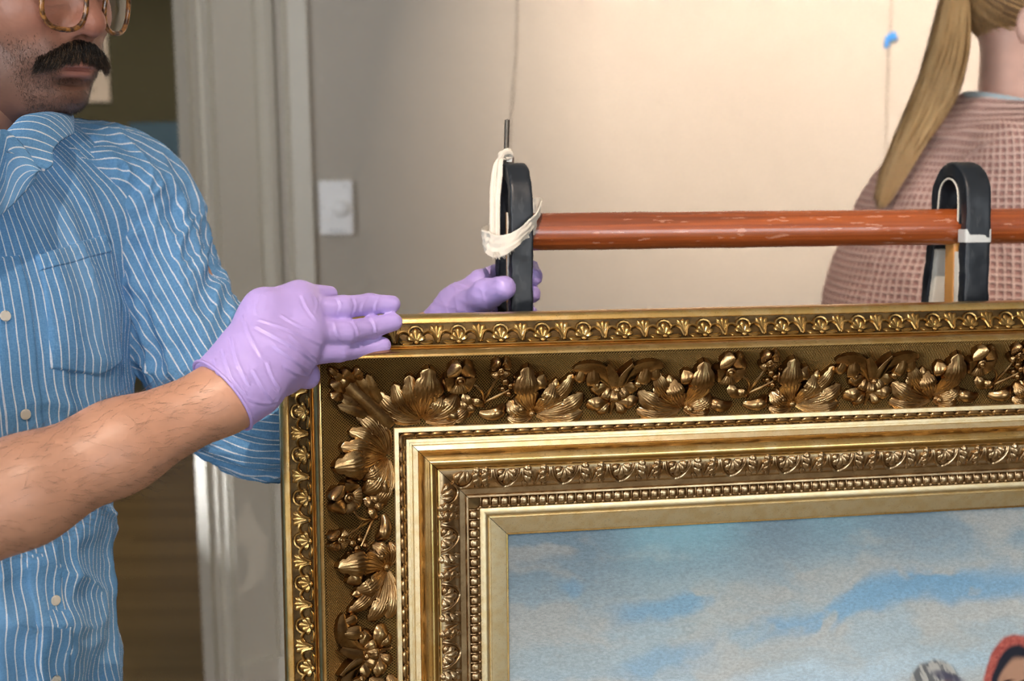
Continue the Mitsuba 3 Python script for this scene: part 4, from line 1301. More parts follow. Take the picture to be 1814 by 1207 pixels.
scene['mat_skin'] = {'type': 'twosided', 'b': {'type': 'bumpmap', 'arbitrary': proc(pores, 3e-4), 'scale': 0.00018,
                                              'b': {'type': 'principled', 'base_color': {'type': 'mesh_attribute', 'name': 'vertex_color'}, 'roughness': 0.42, 'specular': 0.45, 'sheen': 0.15}}}
add(MAN + '__body', cat([(hv, hf), (bv, bf)]), 'mat_skin', smooth=True, color=np.vstack([skin_color(hv, True), skin_color(bv, False)]))

# ---- moustache, stubble, hair, arm hair
def onto(sdf, start, direction, reach=.12, steps=90):
    """March points along a direction until they meet the surface."""
    s = np.array(start, float); d = np.broadcast_to(direction, s.shape)
    for _ in range(steps):
        s = s + d * np.clip(sdf(s), -.004, .01)[:, None] * .8
    return s


rg = np.random.default_rng(11)
scene['mat_hair_dark'] = princ((0.014, 0.008, 0.005), 0.42, specular=0.5)
scene['mat_hair_brown'] = princ((0.12, 0.065, 0.030), 0.4, specular=0.6)
scene['mat_hair_arm'] = princ((0.045, 0.022, 0.012), 0.5)
N = 3600
y = rg.uniform(-.046, .046, N); yy = np.abs(y)
top = -.0275 - 9.5 * yy ** 2 + .0018 * meshkit.noise(np.stack([y * 300, y * 0, y * 0], 1), 2)
low = top - .0165 * (1 - .35 * (yy / .046) ** 2)
z = low + (top - low) * rg.uniform(0, 1, N) ** .9
st = hw(np.stack([np.full(N, .16), y, z], 1))
root = onto(head_sdf, st, -HF)
ok = np.linalg.norm(root - st, axis=1) < .115
root, y, z, yy, top = root[ok], y[ok], z[ok], yy[ok], top[ok]
n = len(root)
d0 = np.stack([.85 + rg.normal(0, .10, n), np.sign(y) * (0.15 + 7 * yy) + rg.normal(0, .12, n), -.55 + rg.normal(0, .12, n)], 1)
d1_ = np.stack([.22 + rg.normal(0, .08, n), np.sign(y) * (0.12 + 13 * yy) + rg.normal(0, .15, n), -1.0 + rg.normal(0, .1, n)], 1)
d2_ = np.stack([-.22 + rg.normal(0, .1, n), np.sign(y) * (0.10 + 12 * yy) + rg.normal(0, .18, n), -1.0 + rg.normal(0, .1, n)], 1)
nz = lambda a: a / np.linalg.norm(a, axis=1, keepdims=True)
Ls = (rg.uniform(.008, .0175, n) * (1.0 - .25 * (top - z) / .0165))[:, None]
rq = hd(root) - np.array([.001, 0, 0])
p1 = rq + nz(d0) * Ls * .35; p2 = p1 + nz(d1_) * Ls * .40; p3 = p2 + nz(d2_) * Ls * .45
paths = hw(np.stack([rq, p1, p2, p3], 1))
lt = rg.uniform(0, 1, n) < .07
add(MAN + '__moustache', many_tubes(paths[~lt], np.array([.00022, .00022, .00018, .00006]), 3), 'mat_hair_dark', True)
add(MAN + '__moustache', many_tubes(paths[lt] + HF * .0008, np.array([.00018, .00018, .00014, .00005]), 3), 'mat_hair_brown', True)
tag(MAN + '__moustache', 'thick dark moustache')
# stubble
N = 13000
y = rg.uniform(-.072, .072, N); z = rg.uniform(-.118, -.012, N); x0 = np.full(N, .0)
dirs = nz(np.stack([.75 + 0 * y, y * 14, (z + .06) * 4], 1))
ctr = np.stack([np.full(N, .02), y * .2, np.full(N, -.05)], 1)
tgt = np.stack([.02 + rg.uniform(-.3, 1, N) * .08, y, z], 1)
dirs = nz(tgt - ctr)
st = hw(ctr + dirs * .14)
root = onto(head_sdf, st, -(dirs @ HR.T))
q = hd(root)
keep = (q[:, 2] < -.030 + .01 * rg.normal(0, 1, N) - .0 * q[:, 0]) & (q[:, 2] > -.125) & ~((np.abs(q[:, 1]) < .022) & (np.abs(q[:, 2] + .058) < .008)) & (rg.uniform(0, 1, N) < np.clip((-.022 - q[:, 2]) / .02, .1, 1))
root, q, dirs = root[keep], q[keep], dirs[keep]
n = len(root)
dd = nz(dirs * .55 + np.stack([.15 + rg.normal(0, .25, n), rg.normal(0, .25, n), -.75 + rg.normal(0, .25, n)], 1))
L_ = rg.uniform(.0012, .0030, n)[:, None]
paths = hw(np.stack([q - dirs * .0003, q + dd * L_ * .55, q + dd * L_ + np.array([-.0, 0, -.0006])], 1))
add(MAN + '__stubble', many_tubes(paths, np.array([.00012, .00011, .00005]), 3), 'mat_hair_dark', True)
tag(MAN + '__stubble', kind='stuff')
# hair cap (above the picture's edge)
hcv, hcf = surface_net(lambda p: smax(ell_d(hd(p), (-.018, 0, .068), (.103, .085, .096)), (lambda q: (q[:, 0] - .05) * .75 - (q[:, 2] - .075) * .66)(hd(p)), .012), HO - .14, HO + .19, .004)
hcv = hcv + vnormals(hcv, hcf) * (meshkit.fbm(hcv * 140, 3, 6) - .5)[:, None] * .008
add(MAN + '__hair', (hcv, hcf), 'mat_hair_dark', True)
# forearm hair
N = 1300
ax_ = R_WR - R_EL; al = np.linalg.norm(ax_); ax_ = ax_ / al
s1 = np.cross(ax_, UZ); s1 /= np.linalg.norm(s1); s2 = np.cross(s1, ax_)
t = rg.uniform(.05, .90, N) ** .9; an = rg.uniform(0, 2 * np.pi, N)
rad_d = np.cos(an)[:, None] * s1 + np.sin(an)[:, None] * s2
st = R_EL + (t * al)[:, None] * ax_ + rad_d * .07
root = onto(body_sdf, st, -rad_d, steps=60)
lay = nz(ax_ * .9 + s2 * -.25 * np.ones((N, 1)) + rg.normal(0, .35, (N, 3)) + 0 * rad_d)
L_ = rg.uniform(.008, .020, N)[:, None]
curl = rg.normal(0, .3, (N, 3))
p0 = root - rad_d * .0003
p1 = p0 + nz(lay + rad_d * .40) * L_ * .35; p2 = p1 + nz(lay + rad_d * .12 + curl * .5) * L_ * .35; p3 = p2 + nz(lay - rad_d * .05 + curl) * L_ * .3
add(MAN + '__arm_hair', many_tubes(np.stack([p0, p1, p2, p3], 1), np.array([.00009, .00009, .00007, .00003]), 3), 'mat_hair_arm', True)
tag(MAN + '__arm_hair', kind='stuff')

# ---- gloves
def glove_bump(p, n, uv):
    return tfbm(p.x * 130, p.y * 130, p.z * 130, octaves=3)


scene['mat_glove'] = {'type': 'twosided', 'b': {'type': 'bumpmap', 'arbitrary': proc(glove_bump, 4e-4), 'scale': 0.0005, 'b': {'type': 'principled', 'base_color': rgb(0.36, 0.275, 0.59), 'roughness': 0.40, 'specular': 0.5, 'sheen': 0.3}}}


def folds(v, n, items):
    """Creases in thin rubber: each item (a, b, width, height, side) is a ridge along the segment a-b."""
    out = np.zeros(len(v))
    for a, b, w, hgt in items:
        a, b = np.asarray(a), np.asarray(b); ab = b - a
        t = (v - a) @ ab / (ab @ ab)
        tc = np.clip(t, 0, 1)
        d = np.linalg.norm(v - a - tc[:, None] * ab, axis=1)
        out += hgt * np.exp(-(d / w) ** 2) * np.clip(np.minimum(t + .1, 1.1 - t) * 6, 0, 1)
    return v + n * out[:, None]


mx = lambda a, b, t: np.asarray(a) * (1 - t) + np.asarray(b) * t
RH = dict(wr=P(396, 706, 1.274), cuff=P(388, 712, 1.269), wr2=P(425, 668, 1.287),
          cmc=P(432, 620, 1.292), tmp=P(466, 545, 1.318), tip_=P(530, 524, 1.352), tt=P(583, 522, 1.378),
          im=P(528, 553, 1.340), ip=P(606, 545, 1.362), id=P(655, 539, 1.384), it=P(694, 539, 1.392),
          mm=P(532, 590, 1.328), mp=P(612, 589, 1.352), md=P(660, 580, 1.376), mt=P(697, 571, 1.386),
          rm=P(520, 626, 1.326), rp=P(600, 621, 1.356), rd=P(645, 618, 1.380), rt=P(678, 612, 1.386),
          pm=P(502, 662, 1.330), pp=P(545, 668, 1.350), pt=P(556, 650, 1.385))


def rh_sdf(p):
    g = RH
    palm = chain(p, [g['wr'], mx(g['wr2'], g['mm'], .45), g['mm']], [.031, .031, .021], .02)
    for a, b, ra, rb in ((g['wr2'], g['im'], .024, .0165), (g['wr2'], g['rm'], .027, .0165), (mx(g['wr'], g['wr2'], .5), g['pm'], .026, .016), (g['im'], g['mm'], .0160, .0165), (g['mm'], g['rm'], .0165, .016), (g['rm'], g['pm'], .016, .0155)):
        palm = smin(palm, cone(p, a, b, ra, rb), .016)
    th = chain(p, [mx(g['wr'], g['cmc'], .5), g['cmc'], g['tmp'], g['tip_'], g['tt']], [.024, .0200, .0165, .0125, .0085], .010)
    d = smin(palm, th, .016)
    web = cone(p, mx(g['cmc'], g['tmp'], .7), g['im'], .016, .014)
    d = smin(d, web, .014)
    for k, r in (('i', (.0140, .0112, .0100, .0086)), ('m', (.0142, .0113, .0102, .0088)), ('r', (.0138, .0108, .0096, .0082))):
        d2 = chain(p, [g[k + 'm'], g[k + 'p'], g[k + 'd'], g[k + 't']], r, .004)
        d = smin(d, d2, .0045)
    d = smin(d, chain(p, [g['pm'], g['pp'], g['pt']], [.0145, .0105, .009], .005), .006)
    cuffd = cone(p, R_WR - (R_WR - R_EL) * .12, R_WR + (R_WR - R_EL) * .10, .0345, .0305)
    cuffd = smin(cuffd, cone(p, R_WR + (R_WR - R_EL) / np.linalg.norm(R_WR - R_EL) * -.012, g['wr2'], .0340, .0315), .01)
    d = smin(d, cuffd, .01)
    # cut square at the cuff
    axc = (g['wr2'] - R_EL) / np.linalg.norm(g['wr2'] - R_EL)
    axc = mx(axc, (P(440, 640, 1.29) - P(398, 706, 1.272)) / .06, .45); axc /= np.linalg.norm(axc)
    cut = -((p - P(397, 706, 1.272)) @ axc)
    return smax(d, cut, .0025)


allp = np.array(list(RH.values()))
gv, gf = surface_net(rh_sdf, allp.min(0) - .045, allp.max(0) + .045, .0016)
gv = relax(gv, gf, 3)
gn = vnormals(gv, gf)


def glove_wrinkles(v, n, seed, axis, amp=.0016):
    """Fine oblique puckers plus broad loose folds."""
    a = axis / np.linalg.norm(axis)
    s = np.cross(a, [0.2, -0.9, 0.3]); s /= np.linalg.norm(s); c = np.cross(a, s)
    q = np.stack([v @ a * 95 - v @ s * 38, v @ s * 11 + v @ a * 5, v @ c * 18], 1)
    f1 = 1 - np.abs(2 * meshkit.fbm(q, 2, seed) - 1)
    q2 = np.stack([v @ a * 60 + v @ s * 42, v @ s * 10 - v @ a * 6, v @ c * 16], 1)
    f2 = 1 - np.abs(2 * meshkit.fbm(q2, 2, seed + 3) - 1)
    return (f1 ** 6 * amp * .55 + f2 ** 6 * amp * .45)[:, None] * n


def glove_px(px):
    """Where lines of sight meet the glove: used to lay the creases seen in the photograph on its surface."""
    r = (CAM @ np.array([[(x - CX) / FPX, (y - CY) / FPX, 1.0] for x, y in px]).T).T
    s = EYE + r * 1.18
    return onto(rh_sdf, s, r / np.linalg.norm(r, axis=1, keepdims=True), steps=70)


CREASES = [[(395, 619), (403, 650), (415, 677), (435, 698)], [(379, 638), (386, 665), (401, 692), (426, 719)], [(450, 659), (465, 686), (483, 710)], [(474, 644), (483, 668), (495, 689)], [(456, 580), (495, 601), (532, 622), (560, 644)],
           [(462, 568), (508, 583), (547, 601), (568, 610)], [(486, 613), (520, 638), (550, 659)], [(514, 595), (544, 622), (560, 635)], [(480, 516), (458, 527), (453, 556)], [(535, 525), (547, 550), (559, 565)], [(559, 527), (562, 540), (558, 552)],
           [(598, 528), (604, 541), (600, 552)], [(625, 524), (631, 540), (628, 553)], [(650, 526), (641, 544), (640, 553)], [(672, 524), (665, 540), (664, 551)], [(592, 572), (597, 590), (603, 604)], [(623, 567), (632, 582), (634, 598)], [(655, 562), (664, 576), (665, 590)],
           [(610, 620), (622, 614), (640, 612)], [(410, 596), (420, 640), (440, 680)], [(366, 662), (380, 690), (402, 716), (432, 744)], [(430, 560), (440, 590), (462, 630)], [(500, 560), (525, 575), (552, 585)], [(505, 650), (530, 664), (548, 668)], [(440, 706), (470, 716), (492, 712)]]
rg2 = np.random.default_rng(8)
gn = vnormals(gv, gf)
items = []
for line in CREASES:
    p = smooth_path(np.column_stack([np.array(line, float), np.zeros(len(line))]), 9)[:, :2]
    q = glove_px(p); q2 = glove_px(p + np.array([-3.0, 2.5]))
    hgt = .00095 * rg2.uniform(.7, 1.2)
    for a, b in zip(q[:-1], q[1:]):
        items.append((a, b, .0015, hgt))
    for a, b in zip(q2[:-1], q2[1:]):
        items.append((a, b, .0015, -hgt * .7))


def fold_max(v, n, items):
    up, dn = np.zeros(len(v)), np.zeros(len(v))
    for a, b, w, hgt in items:
        ab = b - a
        near = np.nonzero(np.abs(v - (a + b) / 2).max(1) < .02)[0]
        t = np.clip((v[near] - a) @ ab / max(ab @ ab, 1e-12), 0, 1)
        d = np.linalg.norm(v[near] - a - t[:, None] * ab, axis=1)
        e = hgt * np.exp(-(d / w) ** 2)
        if hgt > 0:
            up[near] = np.maximum(up[near], e)
        else:
            dn[near] = np.minimum(dn[near], e)
    return v + n * (up + dn)[:, None]


gv = fold_max(gv, gn, items)
add(MAN + '__glove', (gv, gf), 'mat_glove', True)
tag(MAN + '__glove', 'lilac nitrile glove on the near hand')
# rolled rim of the cuff
axc = mx((RH['wr2'] - R_EL) / np.linalg.norm(RH['wr2'] - R_EL), (P(440, 640, 1.29) - P(398, 706, 1.272)) / .06, .45); axc /= np.linalg.norm(axc)
cc_ = P(397, 706, 1.272) + axc * .0012
e1 = np.cross(axc, UZ); e1 /= np.linalg.norm(e1); e2 = np.cross(axc, e1)
ang = np.linspace(0, 2 * np.pi, 80)
rad_d = np.cos(ang)[:, None] * e1 + np.sin(ang)[:, None] * e2
ring = onto(rh_sdf, cc_ + axc * .003 + rad_d * .06, -rad_d, steps=60) - axc * .003
add(MAN + '__glove__rolled_rim', tube(ring + rad_d * .0002, .0016, 8, caps=False), 'mat_glove', True)

LH = dict(wr=P(772, 592, 1.606), pc=P(818, 548, 1.60), tm=P(832, 545, 1.562), ti=P(862, 522, 1.528), tt=P(893, 510, 1.506),
          i0=P(852, 500, 1.606), i1=P(895, 478, 1.640), i2=P(938, 478, 1.632), i3=P(946, 490, 1.600),
          m0=P(850, 525, 1.607), m1=P(895, 510, 1.645), m2=P(936, 512, 1.634), m3=P(942, 522, 1.602),
          r0=P(848, 552, 1.606), r1=P(892, 545, 1.645), r2=P(930, 548, 1.632), r3=P(936, 555, 1.602))


def lh_sdf(p):
    g = LH
    d = chain(p, [g['wr'], g['pc']], [.028, .026], .01)
    for k in 'imr':
        d = smin(d, cone(p, g['pc'], g[k + '0'], .022, .0135), .014)
    d = smin(d, chain(p, [mx(g['wr'], g['tm'], .4), g['tm'], g['ti'], g['tt']], [.024, .0175, .0150, .0125], .008), .012)
    for k in 'imr':
        d = smin(d, chain(p, [g[k + '0'], g[k + '1'], g[k + '2'], g[k + '3']], [.0125, .0108, .0100, .0090], .004), .005)
    return d


allp = np.array(list(LH.values()))
lv, lf = surface_net(lh_sdf, allp.min(0) - .05, allp.max(0) + .05, .0019)
lv = relax(lv, lf, 3)
lv = lv + glove_wrinkles(lv, vnormals(lv, lf), 31, LH['i0'] - LH['wr'], .0018)
key = add(MAN + '__glove', (lv, lf), 'mat_glove', True)
tag(key, 'lilac glove of the far hand gripping the black upright')

# ------------------------------------------------------------------ striped shirt
def stripes(u, v, pitch=0.0076, wd=0.00085):
    """White pinstripes along v on blue chambray, edges in metres."""
    x = u / pitch
    d = dr.abs(x - dr.floor(x) - 0.5) * pitch
    return 1 - smoothstep(wd * 0.45, wd * 0.9, d)


def shirt_col(p, n, uv):
    w = 0.0012 * (tnoise(uv.x * 25, uv.y * 14, 1.0) - 0.5)
    s = stripes(uv.x + w, uv.y)
    weft = tnoise(uv.x * 2200, uv.y * 500, 0) * 0.5 + tnoise(uv.x * 500, uv.y * 2200, 3) * 0.5
    c = mix((0.075, 0.215, 0.43), (0.15, 0.33, 0.56), weft)
    c = mix(c, (0.20, 0.38, 0.60), 0.5 * smoothstep(.5, .8, tfbm(uv.x * 14, uv.y * 8, 5)))
    return mix(c, (0.74, 0.77, 0.82), s * (0.55 + 0.4 * weft))


def cloth_bump(p, n, uv):
    return 0.5 * tfbm(uv.x * 70, uv.y * 26, 2.0, octaves=3) + 0.06 * tnoise(uv.x * 2400, uv.y * 2400, 0)


scene['mat_shirt'] = {'type': 'twosided', 'b': {'type': 'bumpmap', 'arbitrary': proc(cloth_bump, 4e-4), 'scale': 0.0045, 'b': {'type': 'principled', 'base_color': proc(shirt_col), 'roughness': 0.8, 'sheen': 0.4, 'specular': 0.2}}}
scene['mat_button'] = princ((0.62, 0.58, 0.50), 0.25)
scene['mat_thread'] = princ((0.10, 0.24, 0.42), 0.8)
TR = np.stack([TF, TL, UZ], 1)
SH = MAN + '__shirt'


def bodice_sdf(p):
    q = (p - TC) @ TR
    d = ell_d(q, (0.0, 0, -.07), (.128, .188, .19))
    d = smin(d, ell_d(q, (0.022, -.012, -.36), (.116, .138, .36)), .10)
    d = smin(d, cone(p, tor(-.02, 0.03, .085), L_SH - UZ * .004, .062, .066), .06)
    d = smin(d, cone(p, tor(-.01, -.03, .075), R_SH - UZ * .004, .062, .066), .06)
    d = smin(d, cone(p, tor(-.03, 0.03, .10), tor(-.03, .11, .105), .052, .055), .04)
    d = smax(d, -(q[:, 2] + .66), .01)                                     # hem
    # neck opening: tilted cut, low at the throat
    d = smax(d, -(cone(p, NECK0 - (NECK1 - NECK0) * .9 + TF * .012, NECK1 + UZ * .2, .063, .063)), .006)
    d = smax(d, -cone(p, tor(.125, -.03, .085), tor(.10, -.005, .16), .004, .04), .012)
    return d


sv, sf = surface_net(bodice_sdf, tor(0, 0, 0) - np.array([.34, .34, .70]), tor(0, 0, 0) + np.array([.40, .40, .26]), .0042)
sv = relax(sv, sf, 3)


def torso_uv(v):
    q = (v - TC) @ TR
    f, l = q[:, 0] + .02, q[:, 1]
    a = np.arctan2(l / .19, f / .145)
    u = a * .165
    up = np.clip((q[:, 2] - .02) / .14, 0, 1)
    u = u * (1 - .30 * up) + l * .30 * up
    return np.stack([u + .06 * 0 * q[:, 2], q[:, 2]], 1), a, q


uvt, at, qt = torso_uv(sv)
sn = vnormals(sv, sf)
r1 = 1 - np.abs(2 * meshkit.fbm(np.stack([uvt[:, 0] * 16, uvt[:, 1] * 4.5, 0 * at], 1), 3, 8) - 1)
r2 = 1 - np.abs(2 * meshkit.fbm(np.stack([uvt[:, 0] * 9 + uvt[:, 1] * 13, uvt[:, 1] * 6 - uvt[:, 0] * 6, 0 * at], 1), 3, 15) - 1)
belly = np.clip((-qt[:, 2] - .02) / .2, 0, 1)
disp = (r1 ** 2 - .4) * .0085 * (.6 + belly) + (r2 ** 2 - .4) * .012 * (.35 + belly * .9)
# long soft folds falling from the shoulder to the pocket
for (l0, z0, l1, z1, w, hgt) in ((.095, .12, .135, -.02, .009, .006), (.07, .10, .10, -.06, .010, .005), (.12, .11, .155, -.05, .009, -.005), (.05, .05, .06, -.10, .012, .004)):
    a, b = np.array([l0, z0]), np.array([l1, z1]); ab = b - a
    pt = qt[:, 1:3]
    t = np.clip((pt - a) @ ab / (ab @ ab), 0, 1)
    dd = np.linalg.norm(pt - a - t[:, None] * ab, axis=1)
    disp += hgt * np.exp(-(dd / w) ** 2) * np.sin(np.pi * np.clip(t, .08, 1)) * (qt[:, 0] > 0)
sv = sv + sn * disp[:, None]
# split the seam at his back so that the stripes do not smear
fa = at[sf]
keepf = (fa.max(1) - fa.min(1)) < np.pi
wrap = sf[~keepf]
add(SH, (np.vstack([sv, sv[wrap].reshape(-1, 3)]), np.vstack([sf[keepf], np.arange(len(wrap) * 3).reshape(-1, 3) + len(sv)])), 'mat_shirt', smooth=True,
    uv=np.vstack([uvt, np.where(uvt[wrap] < 0, uvt[wrap] + [2 * np.pi * .165, 0], uvt[wrap]).reshape(-1, 2) if len(wrap) else np.zeros((0, 2))]))
tag(SH, 'blue button-down shirt with white pinstripes')


def shirt_point(u, z, off=0.0):
    """Point of the shirt front at stripe coordinate u and height z above the chest, pushed out by off."""
    u, z = np.broadcast_arrays(np.asarray(u, float), np.asarray(z, float))
    a = u / .165
    dirl = np.stack([np.cos(a) * .145 - .0 , np.sin(a) * .19], -1)
    dirl /= np.linalg.norm(dirl, axis=-1, keepdims=True)
    D = (dirl[..., :1] * TF + dirl[..., 1:] * TL).reshape(-1, 3)
    C = (TC - TF * .02 + UZ * z[..., None]).reshape(-1, 3)
    s = onto(bodice_sdf, C + D * .24, -D, steps=60)
    # fine adjustment to the wrinkled cloth
    from scipy.spatial import cKDTree
    global _shirt_tree
    if '_shirt_tree' not in globals():
        _shirt_tree = cKDTree(sv)
    dist, i = _shirt_tree.query(s, k=6)
    w = 1 / (dist + 1e-4)
    di = (disp[i] * w).sum(1) / w.sum(1)
    e = .002
    nrm = np.stack([bodice_sdf(s + np.eye(3)[k] * e) - bodice_sdf(s - np.eye(3)[k] * e) for k in range(3)], 1)
    nrm /= np.linalg.norm(nrm, axis=1, keepdims=True)
    return (s + nrm * (di + off)[:, None] if np.ndim(off) else s + nrm * (di[:, None] + off)).reshape(u.shape + (3,))


def patch(u0, u1, z0, z1, nu, nv, thick, key, lean=0.0, shape=None, mat='mat_shirt', puff=0.0, ushift=0.0):
    """A second layer of cloth lying on the shirt (pocket, placket): rectangle in stripe coordinates with turned edges."""
    s, t = np.meshgrid(np.linspace(0, 1, nu), np.linspace(0, 1, nv), indexing='ij')
    U = u0 + (u1 - u0) * s + lean * (t - 1) * (z0 - z1)
    Z = z1 + (z0 - z1) * (1 - t)
    if shape is not None:
        U, Z = shape(U, Z, s, t)
    edge = np.minimum(np.minimum(s, 1 - s) * nu, np.minimum(t, 1 - t) * nv)
    off = np.where(edge < .5, -.002, thick) + puff * np.sin(np.pi * s) * np.sin(np.pi * np.clip(t, 0, 1))
    pts = shirt_point(U.ravel(), Z.ravel(), off.ravel()).reshape(nu, nv, 3)
    f = grid_faces(nu, nv)
    nrm = np.cross(pts[1, 0] - pts[0, 0], pts[0, 1] - pts[0, 0])
    if nrm @ TF < 0:
        f = flip(f)
    return add(key, (pts.reshape(-1, 3), f), mat, smooth=True, uv=np.stack([U + ushift, Z], -1).reshape(-1, 2))


def find_u(px, py, d0=1.42):
    """Stripe coordinate and height of the shirt point seen at a place of the photograph."""
    r = CAM @ np.array([(px - CX) / FPX, (py - CY) / FPX, 1.0])
    s = EYE + r * 1.1
    for _ in range(160):
        s = s + r * np.clip(bodice_sdf(s[None])[0], -.003, .02) * .8
    uvx, _, q = torso_uv(s[None])
    return uvx[0, 0], q[0, 2], s


# placket with its buttons
ua, za, _ = find_u(10, 470); ub, zb, _ = find_u(95, 1180); uc, zc, _ = find_u(40, 735)
pl_lean = lambda z: np.interp(z, [zb, zc, za], [ub, uc, ua])
PLW = .016


def placket_shape(U, Z, s, t):
    return pl_lean(Z) + (s - .5) * PLW * 2, Z


patch(-1, 1, zb - .03, za + .01, 15, 110, .0024, SH + '__placket', shape=placket_shape, ushift=.0041)
for (bx, by) in ((6, 561), (40, 733), (90, 1062), (92, 1203)):
    ub_, zb_, sb = find_u(bx, by)
    c = shirt_point(np.array([ub_]), np.array([zb_]), .0036)[0]
    e = .003
    nrm = np.array([bodice_sdf((sb + np.eye(3)[k] * e)[None])[0] - bodice_sdf((sb - np.eye(3)[k] * e)[None])[0] for k in range(3)]); nrm /= np.linalg.norm(nrm)
    ringp = [(c + nrm * h_, r_) for h_, r_ in ((-.001, .0050), (.0006, .0054), (.0014, .0052), (.0017, .0044), (.0012, .0036), (.0010, .0006))]
    kb = add(SH + '__button', tube([a for a, _ in ringp], [b for _, b in ringp], 24, up=(1, 0, 0)), 'mat_button', True)
# pocket
p00 = find_u(58, 452); p10 = find_u(186, 414); p01 = find_u(84, 655); p11 = find_u(216, 640)
POC = [np.array(x[:2]) for x in (p00, p10, p01, p11)]


def pocket_shape(U, Z, s, t):
    t2 = 1 - t
    top = POC[0][None, None] * (1 - s)[..., None] + POC[1][None, None] * s[..., None]
    bot = POC[2][None, None] * (1 - s)[..., None] + POC[3][None, None] * s[..., None]
    bot = bot + np.stack([0 * s, -.012 * (1 - np.abs(2 * s - 1))], -1)
    q = top * (1 - t2)[..., None] + bot * t2[..., None]
    return q[..., 0], q[..., 1]


patch(0, 1, 0, 1, 44, 56, .0022, SH + '__pocket', shape=pocket_shape, puff=.003, ushift=.002)


def hem_shape(U, Z, s, t):
    t2 = (1 - t) * .16
    top = POC[0][None, None] * (1 - s)[..., None] + POC[1][None, None] * s[..., None]
    bot = POC[2][None, None] * (1 - s)[..., None] + POC[3][None, None] * s[..., None]
    q = top * (1 - t2)[..., None] + bot * t2[..., None]
    return q[..., 0], q[..., 1]


patch(0, 1, 0, 1, 44, 12, .0040, SH + '__pocket__pocket_hem', shape=hem_shape, puff=.0, ushift=.002)

# sleeves: tubes of cloth with stripes along the arm
def sleeve(pts, radii, key, nfold, seed, n=170, sides=150, thick=.0022, flat=None, up=(0, 0, 1)):
    q = smooth_path(np.column_stack([np.asarray(pts), radii]), n)
    p, r = q[:, :3], q[:, 3]
    t, A, B = frames(p, up)
    ang = np.arange(sides + 1) / sides * 2 * np.pi
    arc = np.concatenate([[0], np.cumsum(np.linalg.norm(np.diff(p, axis=0), axis=1))])
    rm = .056
    th, ar = np.meshgrid(ang, arc)
    # folds: rings squeezed on the inside of the elbow, spiralling; periodic in the angle
    cs, sn_ = np.cos(th), np.sin(th)
    g = np.stack([cs * 1.4 + 3, sn_ * 1.4, ar * 21 + 1.1 * cs + .6 * sn_], -1)
    f1 = 1 - np.abs(2 * meshkit.fbm(g, 3, seed) - 1)
    g2 = np.stack([cs * 2.6 - ar * 6, sn_ * 2.6 + ar * 9, ar * 9], -1)
    f2 = 1 - np.abs(2 * meshkit.fbm(g2, 3, seed + 4) - 1)
    dsp = (f1 ** 1.8 - .45) * nfold + (f2 ** 2 - .45) * nfold * .8
    R = r[:, None] + dsp
    V = p[:, None] + R[..., None] * (np.cos(ang)[None, :, None] * A[:, None] + np.sin(ang)[None, :, None] * B[:, None])
    Vi = p[:, None] + (R - thick)[..., None] * (np.cos(ang)[None, :, None] * A[:, None] + np.sin(ang)[None, :, None] * B[:, None])
    m = 12
    V = np.concatenate([V, Vi[::-1][:m]], 0)                       # turn in at the hem
    uv = np.stack([np.broadcast_to(ang * rm, V.shape[:2]), np.broadcast_to(np.concatenate([arc, arc[::-1][:m]])[:, None], V.shape[:2])], -1)
    f = flip(grid_faces(n + m, sides + 1))
    return add(key, (V.reshape(-1, 3), f), 'mat_shirt', smooth=True, uv=uv.reshape(-1, 2)), V, uv


k1, VL, UL = sleeve([tor(-.03, .09, .08), P(222, 372, 1.60), P(268, 470, 1.59), P(330, 590, 1.57), P(408, 705, 1.55), P(470, 742, 1.538), P(540, 745, 1.545)], [.060, .074, .062, .060, .060, .054, .052], SH + '__sleeve', .0135, 41)
tag(k1, 'crumpled sleeve over the far arm')
# turned-up cuff at the end of the far sleeve
n0 = 24
cv = VL[170 - n0:170]; cen = cv.mean(1, keepdims=True)
cv2 = cen + (cv - cen) * 1.05
cv2 = np.concatenate([cen[:1] + (cv[:1] - cen[:1]) * 1.005, cv2, cen[-1:] + (cv[-1:] - cen[-1:]) * .98], 0)
add(k1 + '__turned_cuff', (cv2.reshape(-1, 3), flip(grid_faces(n0 + 2, cv.shape[1]))), 'mat_shirt', smooth=True, uv=np.concatenate([UL[170 - n0 - 1:170 - n0], UL[170 - n0:170], UL[169:170]], 0).reshape(-1, 2) + [.003, 0])
dR = (R_EL - R_SH); fa_ = R_EL + (R_WR - R_EL) * .10
k2, VR, UR = sleeve([tor(.0, -.10, .07), R_SH, R_SH + dR * .45, R_SH + dR * .9, fa_], [.060, .072, .064, .060, .057], SH + '__sleeve', .009, 47, n=110, sides=90)
# armhole seam on the far shoulder: a welted ridge


